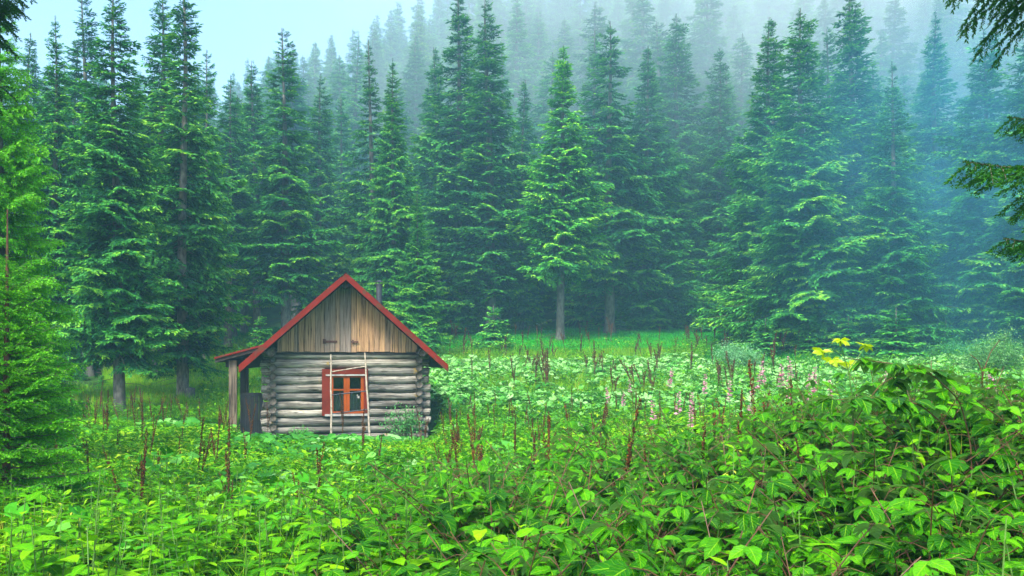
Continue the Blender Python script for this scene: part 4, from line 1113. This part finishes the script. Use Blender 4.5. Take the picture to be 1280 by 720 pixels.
# big soft leaved plants in loose clumps
BL_ = []
for i in range(5):
    t_ = butterbur(i+60, 12, .065, .7); BL_.append((T(t_.V, t_.Q[t_.F == 1], t_.R), T(t_.V, t_.Q[t_.F == 0], t_.R)))
sp = []
for cx_, cy_ in [(-60, 8.5), (120, 7.5), (215, 10.5), (330, 9), (430, 11), (470, 7), (560, 8), (640, 10), (700, 7), (780, 9.5), (300, 6), (90, 5.5), (600, 6), (900, 11)]:
    for _ in range(6):
        y = cy_+prng.uniform(-.8, .8); x = (cx_-640)/FPX*cy_+prng.uniform(-.7, .7); sp.append((x, y, float(low(np.array([x]), np.array([y]), np.array([prng.uniform(.8, 1.25)]), .8)[0])))
plant_set('large_leaved_plant', BL_, sp, lambda px, y: f'plant with large round soft leaves rising from the {zone(px)} foreground weeds', 'weed', 'large leaved plants in the foreground', (M['stem'], M['soft_leaf']), None)
# tall arching canes that stand out above the right hand brambles
def cane_at(pts, d, name, label, leaves=16, mat='bramble', s=.10, r0=.0045):
    """a cane through pixels at a depth, rooted in the ground"""
    W = [PX(px, py, d+dd) for px, py, dd in pts]; base = Vector((W[0].x, W[0].y, gz(W[0].x, W[0].y)))
    o = empty(name, base, 0, label=label, cat='bramble')
    C_ = np.array([tuple(v-base) for v in W]); C_ = np.vstack([[0, 0, -.03], C_]); 
    # smooth through the points
    tt = np.arange(len(C_)); u = np.linspace(0, len(C_)-1, 24); Cs = np.stack([np.interp(u, tt, C_[:, i]) for i in range(3)], -1)
    Cs[1:-1] = (Cs[:-2]+Cs[1:-1]*2+Cs[2:])/4
    obj('cane', tube(Cs, np.linspace(r0, .002, 24), 6), M['cane'], o, True)
    lv = []; r = np.random.default_rng(int(pts[0][0]))
    for i in range(leaves):
        q = 23*(.35+.65*(i+.5)/leaves); i0 = min(22, int(q)); p = Cs[i0]+(Cs[i0+1]-Cs[i0])*(q-i0); b = r.uniform(0, 6.28)
        for dv in (-1.1, 0, 1.1):
            lv.append(place(LV[r.integers(4)], (math.cos(b+dv), math.sin(b+dv), r.uniform(-.6, .1)), p+np.array([math.cos(b), math.sin(b), .1])*.05, s*r.uniform(.8, 1.2), r.uniform(-.4, .4), r.uniform(.1, .8)))
    if lv: obj('leaves', join(lv), M[mat], o)
cane_at([(1215, 560, 0), (1200, 500, 0), (1165, 468, 0), (1130, 456, .1), (1060, 448, .2)], 4.6, 'bramble_cane', 'brown cane arching over the top of the right hand brambles', 20)
cane_at([(1190, 540, 0), (1150, 505, 0), (1100, 497, 0), (1040, 500, 0)], 4.2, 'bramble_cane', 'brown cane lying nearly level across the right hand brambles', 18)
cane_at([(1065, 600, 0), (1066, 530, 0), (1100, 480, 0), (1150, 455, 0)], 4.8, 'bramble_cane', 'reddish cane rising to the right from below the lime leaves', 16)
cane_at([(1225, 520, 0), (1229, 470, 0), (1222, 450, 0), (1212, 443, 0)], 5.6, 'bare_cane', 'dark bare twig standing above the right hand brambles, bent to the left', 0)
cane_at([(1229, 500, 0), (1228, 468, 0), (1238, 440, 0), (1250, 425, 0)], 5.62, 'bare_cane', 'thin bare twig above the right hand brambles pointing up to the right', 0, r0=.006)
# lime shoot
def lime():
    pts = [(1068, 470, 0), (1062, 450, 0), (1055, 430, 0)]; d = 4.9
    base = PX(1068, 470, d); base.z = gz(base.x, base.y)
    o = empty('sapling', base, 0, label='slender shoot with three tiers of bright lime yellow leaves above the brambles', cat='sapling')
    tips = [(1028, 440), (1050, 425), (1082, 432), (1040, 450), (1062, 455)]
    st, lv = [], []; r = np.random.default_rng(9)
    root = PX(1066, 500, d)-base
    st.append(tube([(0, 0, 0), tuple(root), tuple(PX(1060, 460, d)-base)], [.007, .005, .003], 6))
    for i, (px, py) in enumerate(tips):
        e = PX(px, py, d+r.uniform(-.1, .1))-base; s0 = PX(1060, 462, d)-base
        st.append(tube([tuple(s0), tuple(s0.lerp(e, .5)+Vector((0, 0, -.01))), tuple(e)], [.003, .0025, .002], 5))
        n = 9
        for q in range(n):
            b = q*6.283/n+r.uniform(-.3, .3)
            lv.append(place(LV[q % 4], (math.cos(b), math.sin(b)*.6, r.uniform(-.5, .5)), tuple(e), .055*r.uniform(.8, 1.2), r.uniform(-1.0, 1.0), r.uniform(.2, 1)))
    obj('stem', join(st), M['stem'], o, True); obj('leaves', join(lv), M['lime_leaf'], o)
lime()

# --- dead dock stalks
DK = [dock(i, 1.15, .022, 1.0+.3*(i % 3), 1+i % 2) for i in range(7)]
DKM = [[mesh_of('stalk', a, [M['cane']]), mesh_of('seed_head', b, [M['dock']])] for a, b in DK]
def dock_px(px, top, d, label, s=1.0, group=None, wide=.62):
    x = (px-640)/FPX*d; z0 = gz(x, d); H = CZ+(HZ-top)/FPX*d-z0; v = prng.integers(7)
    o = empty('dead_dock', (x, d, z0), prng.uniform(0, 6.28), label=label, cat='dead stalk', group=group); f = H/1.15; o.rotation_euler.x = prng.normal(0, .10); o.rotation_euler.y = prng.normal(0, .10); o.scale = (f*wide*s, f*wide*s, f)
    for n, me in zip(('stalk', 'seed_head'), DKM[v]): link(n, me, o)
named = [(117, 540, 9.5, 'rusty dead dock stalk standing left-most in the meadow beyond the young spruce'), (240, 520, 11, 'tall rusty dock stalk in the pale leaves left of the porch'),
 (276, 535, 15, 'brown dock stalk clump just left of the porch post'), (330, 545, 15, 'orange brown dock stalk in front of the cabin corner'), (527, 515, 16, 'dense brown dock stalk at the right corner of the cabin wall'),
 (556, 520, 12, 'rust coloured dock stalk just right of the cabin'), (600, 515, 9.5, 'forked dead stalk right of the cabin'), (722, 510, 9, 'thin dark stalk left of the middle of the foreground'),
 (812, 530, 6.5, 'thick rusty stalk in the middle foreground weeds'), (897, 480, 8.5, 'tall dark stalk standing among pink flowers'), (948, 448, 7.5, 'very tall dark stalk under the pale shrub'),
 (990, 465, 7.5, 'tall dark stalk left of the lime leaves'), (470, 545, 12, 'leaning brown stalk in front of the cabin window'), (660, 540, 10, 'short brown stalk at the middle of the meadow')]
named += [(690, 505, 7.2, 'dark stalk rising from the foreground weeds below the lone bright spruce'), (765, 500, 6.6, 'thick rusty stalk just left of the pink flowers'), (860, 500, 6.2, 'rusty stalk in front of the pink flowers'), (925, 490, 6.8, 'dark brown stalk just left of the very tall one'), (575, 540, 7.0, 'rusty stalk in the foreground weeds right of the cabin wall'), (160, 560, 7.5, 'short rusty stalk low in the left foreground'), (380, 570, 8.0, 'short rusty stalk in the weeds below the cabin window'), (1010, 500, 5.0, 'dark stalk at the left flank of the bramble mound')]
for px, top, d, lab in named: dock_px(px, top, d, lab)
X, Y, P_ = field(7.0, 24, 270, 60, 1300)
for x, y, px in zip(X, Y, P_):
    if off_cabin(x, y, .3) and (not 290 < px < 560 or prng.random() < .4): dock_px(px, HZ-(gz(x, y)+prng.uniform(.9, 1.5)-CZ)/y*FPX, y, f'rusty dead stalk among the {"leaves left of the cabin" if px < 330 else ("leaves in front of the cabin" if px < 560 else "meadow weeds right of the cabin")}', 1, 'dead stalks in the near meadow')
X, Y, P_ = field(27, 51, 120, 560, 1000)
for x, y, px in zip(X, Y, P_):
    dock_px(px, HZ-(gz(x, y)+prng.uniform(.95, 1.7)-CZ)/y*FPX, y, 'thin brown stalk standing in the far field of pale leaves', 1, 'dead stalks in the far meadow', 1.3)

# --- fireweed
FW = [fireweed(i) for i in range(5)]
FWM = [[mesh_of('stem', a, [M['stem']]), mesh_of('leaves', b, [M['grass']]), mesh_of('flower_spike', c, [M['pink']])] for a, b, c in FW]
for px, top, d in [(825, 455, 18), (845, 484, 13), (862, 484, 13), (943, 445, 14), (975, 448, 15), (985, 462, 13), (820, 495, 11), (1008, 452, 15), (1000, 460, 12), (765, 480, 18), (780, 484, 17), (880, 463, 17),
                   (960, 455, 19), (1015, 470, 14), (912, 470, 15), (1247, 456, 9), (935, 480, 11), (855, 505, 10), (1040, 470, 15), (1100, 458, 16), (790, 470, 22), (993, 440, 18)]:
    x = (px-640)/FPX*d; z0 = gz(x, d); H = CZ+(HZ-top)/FPX*d-z0
    o = empty('fireweed', (x, d, z0), prng.uniform(0, 6.28), label='pink flowered fireweed spike ' + ('alone above the right hand brambles' if px > 1200 else 'among the weeds right of the meadow middle'), cat='flower', group=None if px > 1200 else 'fireweed in the meadow'); f = H/1.3; o.scale = (f*1.2, f*1.2, f)
    for n, me in zip(('stem', 'leaves', 'flower_spike'), FWM[prng.integers(5)]): link(n, me, o)

# --- shrubs
def shrub(name, px, base_d, top, halfw, label, tint, mat='pale_shrub', leafL=.09, seed=1, n=7000):
    r = np.random.default_rng(seed); x = (px-640)/FPX*base_d; z0 = gz(x, base_d); H = CZ+(HZ-top)/FPX*base_d-z0; R_ = halfw/FPX*base_d
    o = empty(name, (x, base_d, z0), 0, label=label, cat='shrub'); st = []; tips = []
    for i in range(26):
        a = r.uniform(0, 6.28); q = r.uniform(.1, 1)**.6; e = np.array([math.cos(a)*R_*q, math.sin(a)*R_*q, H*(1-.55*q*q)*r.uniform(.6, 1.0)])
        P = np.array([(0, 0, 0), e*np.array([.35, .35, .55]), e]); st.append(tube(P, [.016, .01, .004], 4)); tips.append(P)
    k = n; w_ = r.integers(0, 26, k); t = r.uniform(.35, 1.05, k); TP = np.array(tips)[w_]
    c = TP[:, 1]+(TP[:, 2]-TP[:, 1])*((t-.35)/.65)[:, None]+r.normal(0, .10*R_+.05, (k, 3))
    D = r.normal(0, 1, (k, 3)); D[:, 2] *= .5
    F = frame_from(D, roll=r.uniform(-.6, .6, k))*(leafL*r.uniform(.6, 1.3, k))[:, None, None]
    obj('branches', join(st), M['twig'], o)
    f = obj('foliage', spread(leaf(1, .45, 2, .2, .4), F, c, r.uniform(0, 1, k)), M[mat], o); f.color = (*tint, 1)
shrub('shrub', 918, 36, 428, 38, 'pale green rounded shrub at the right end of the field of pale leaves', (1.1, 1.1, 1.1), n=6000)
shrub('shrub', 1252, 32, 405, 42, 'olive green shrub at the right edge in front of the spruces', (.75, .85, .5), n=8000, seed=2)
shrub('shrub', 376, 20.9, 537, 20, 'small bright green shrub growing against the lower cabin wall', (.5, .85, .3), n=1800, seed=3, leafL=.07)
shrub('shrub', 505, 21, 500, 24, 'leafy bush with thin stems growing at the right end of the cabin wall', (.5, .8, .45), n=1200, seed=4, leafL=.08)
shrub('shrub', 1195, 38, 425, 45, 'low green shrub left of the olive one under the right hand spruces', (.5, .9, .7), n=6000, seed=5)
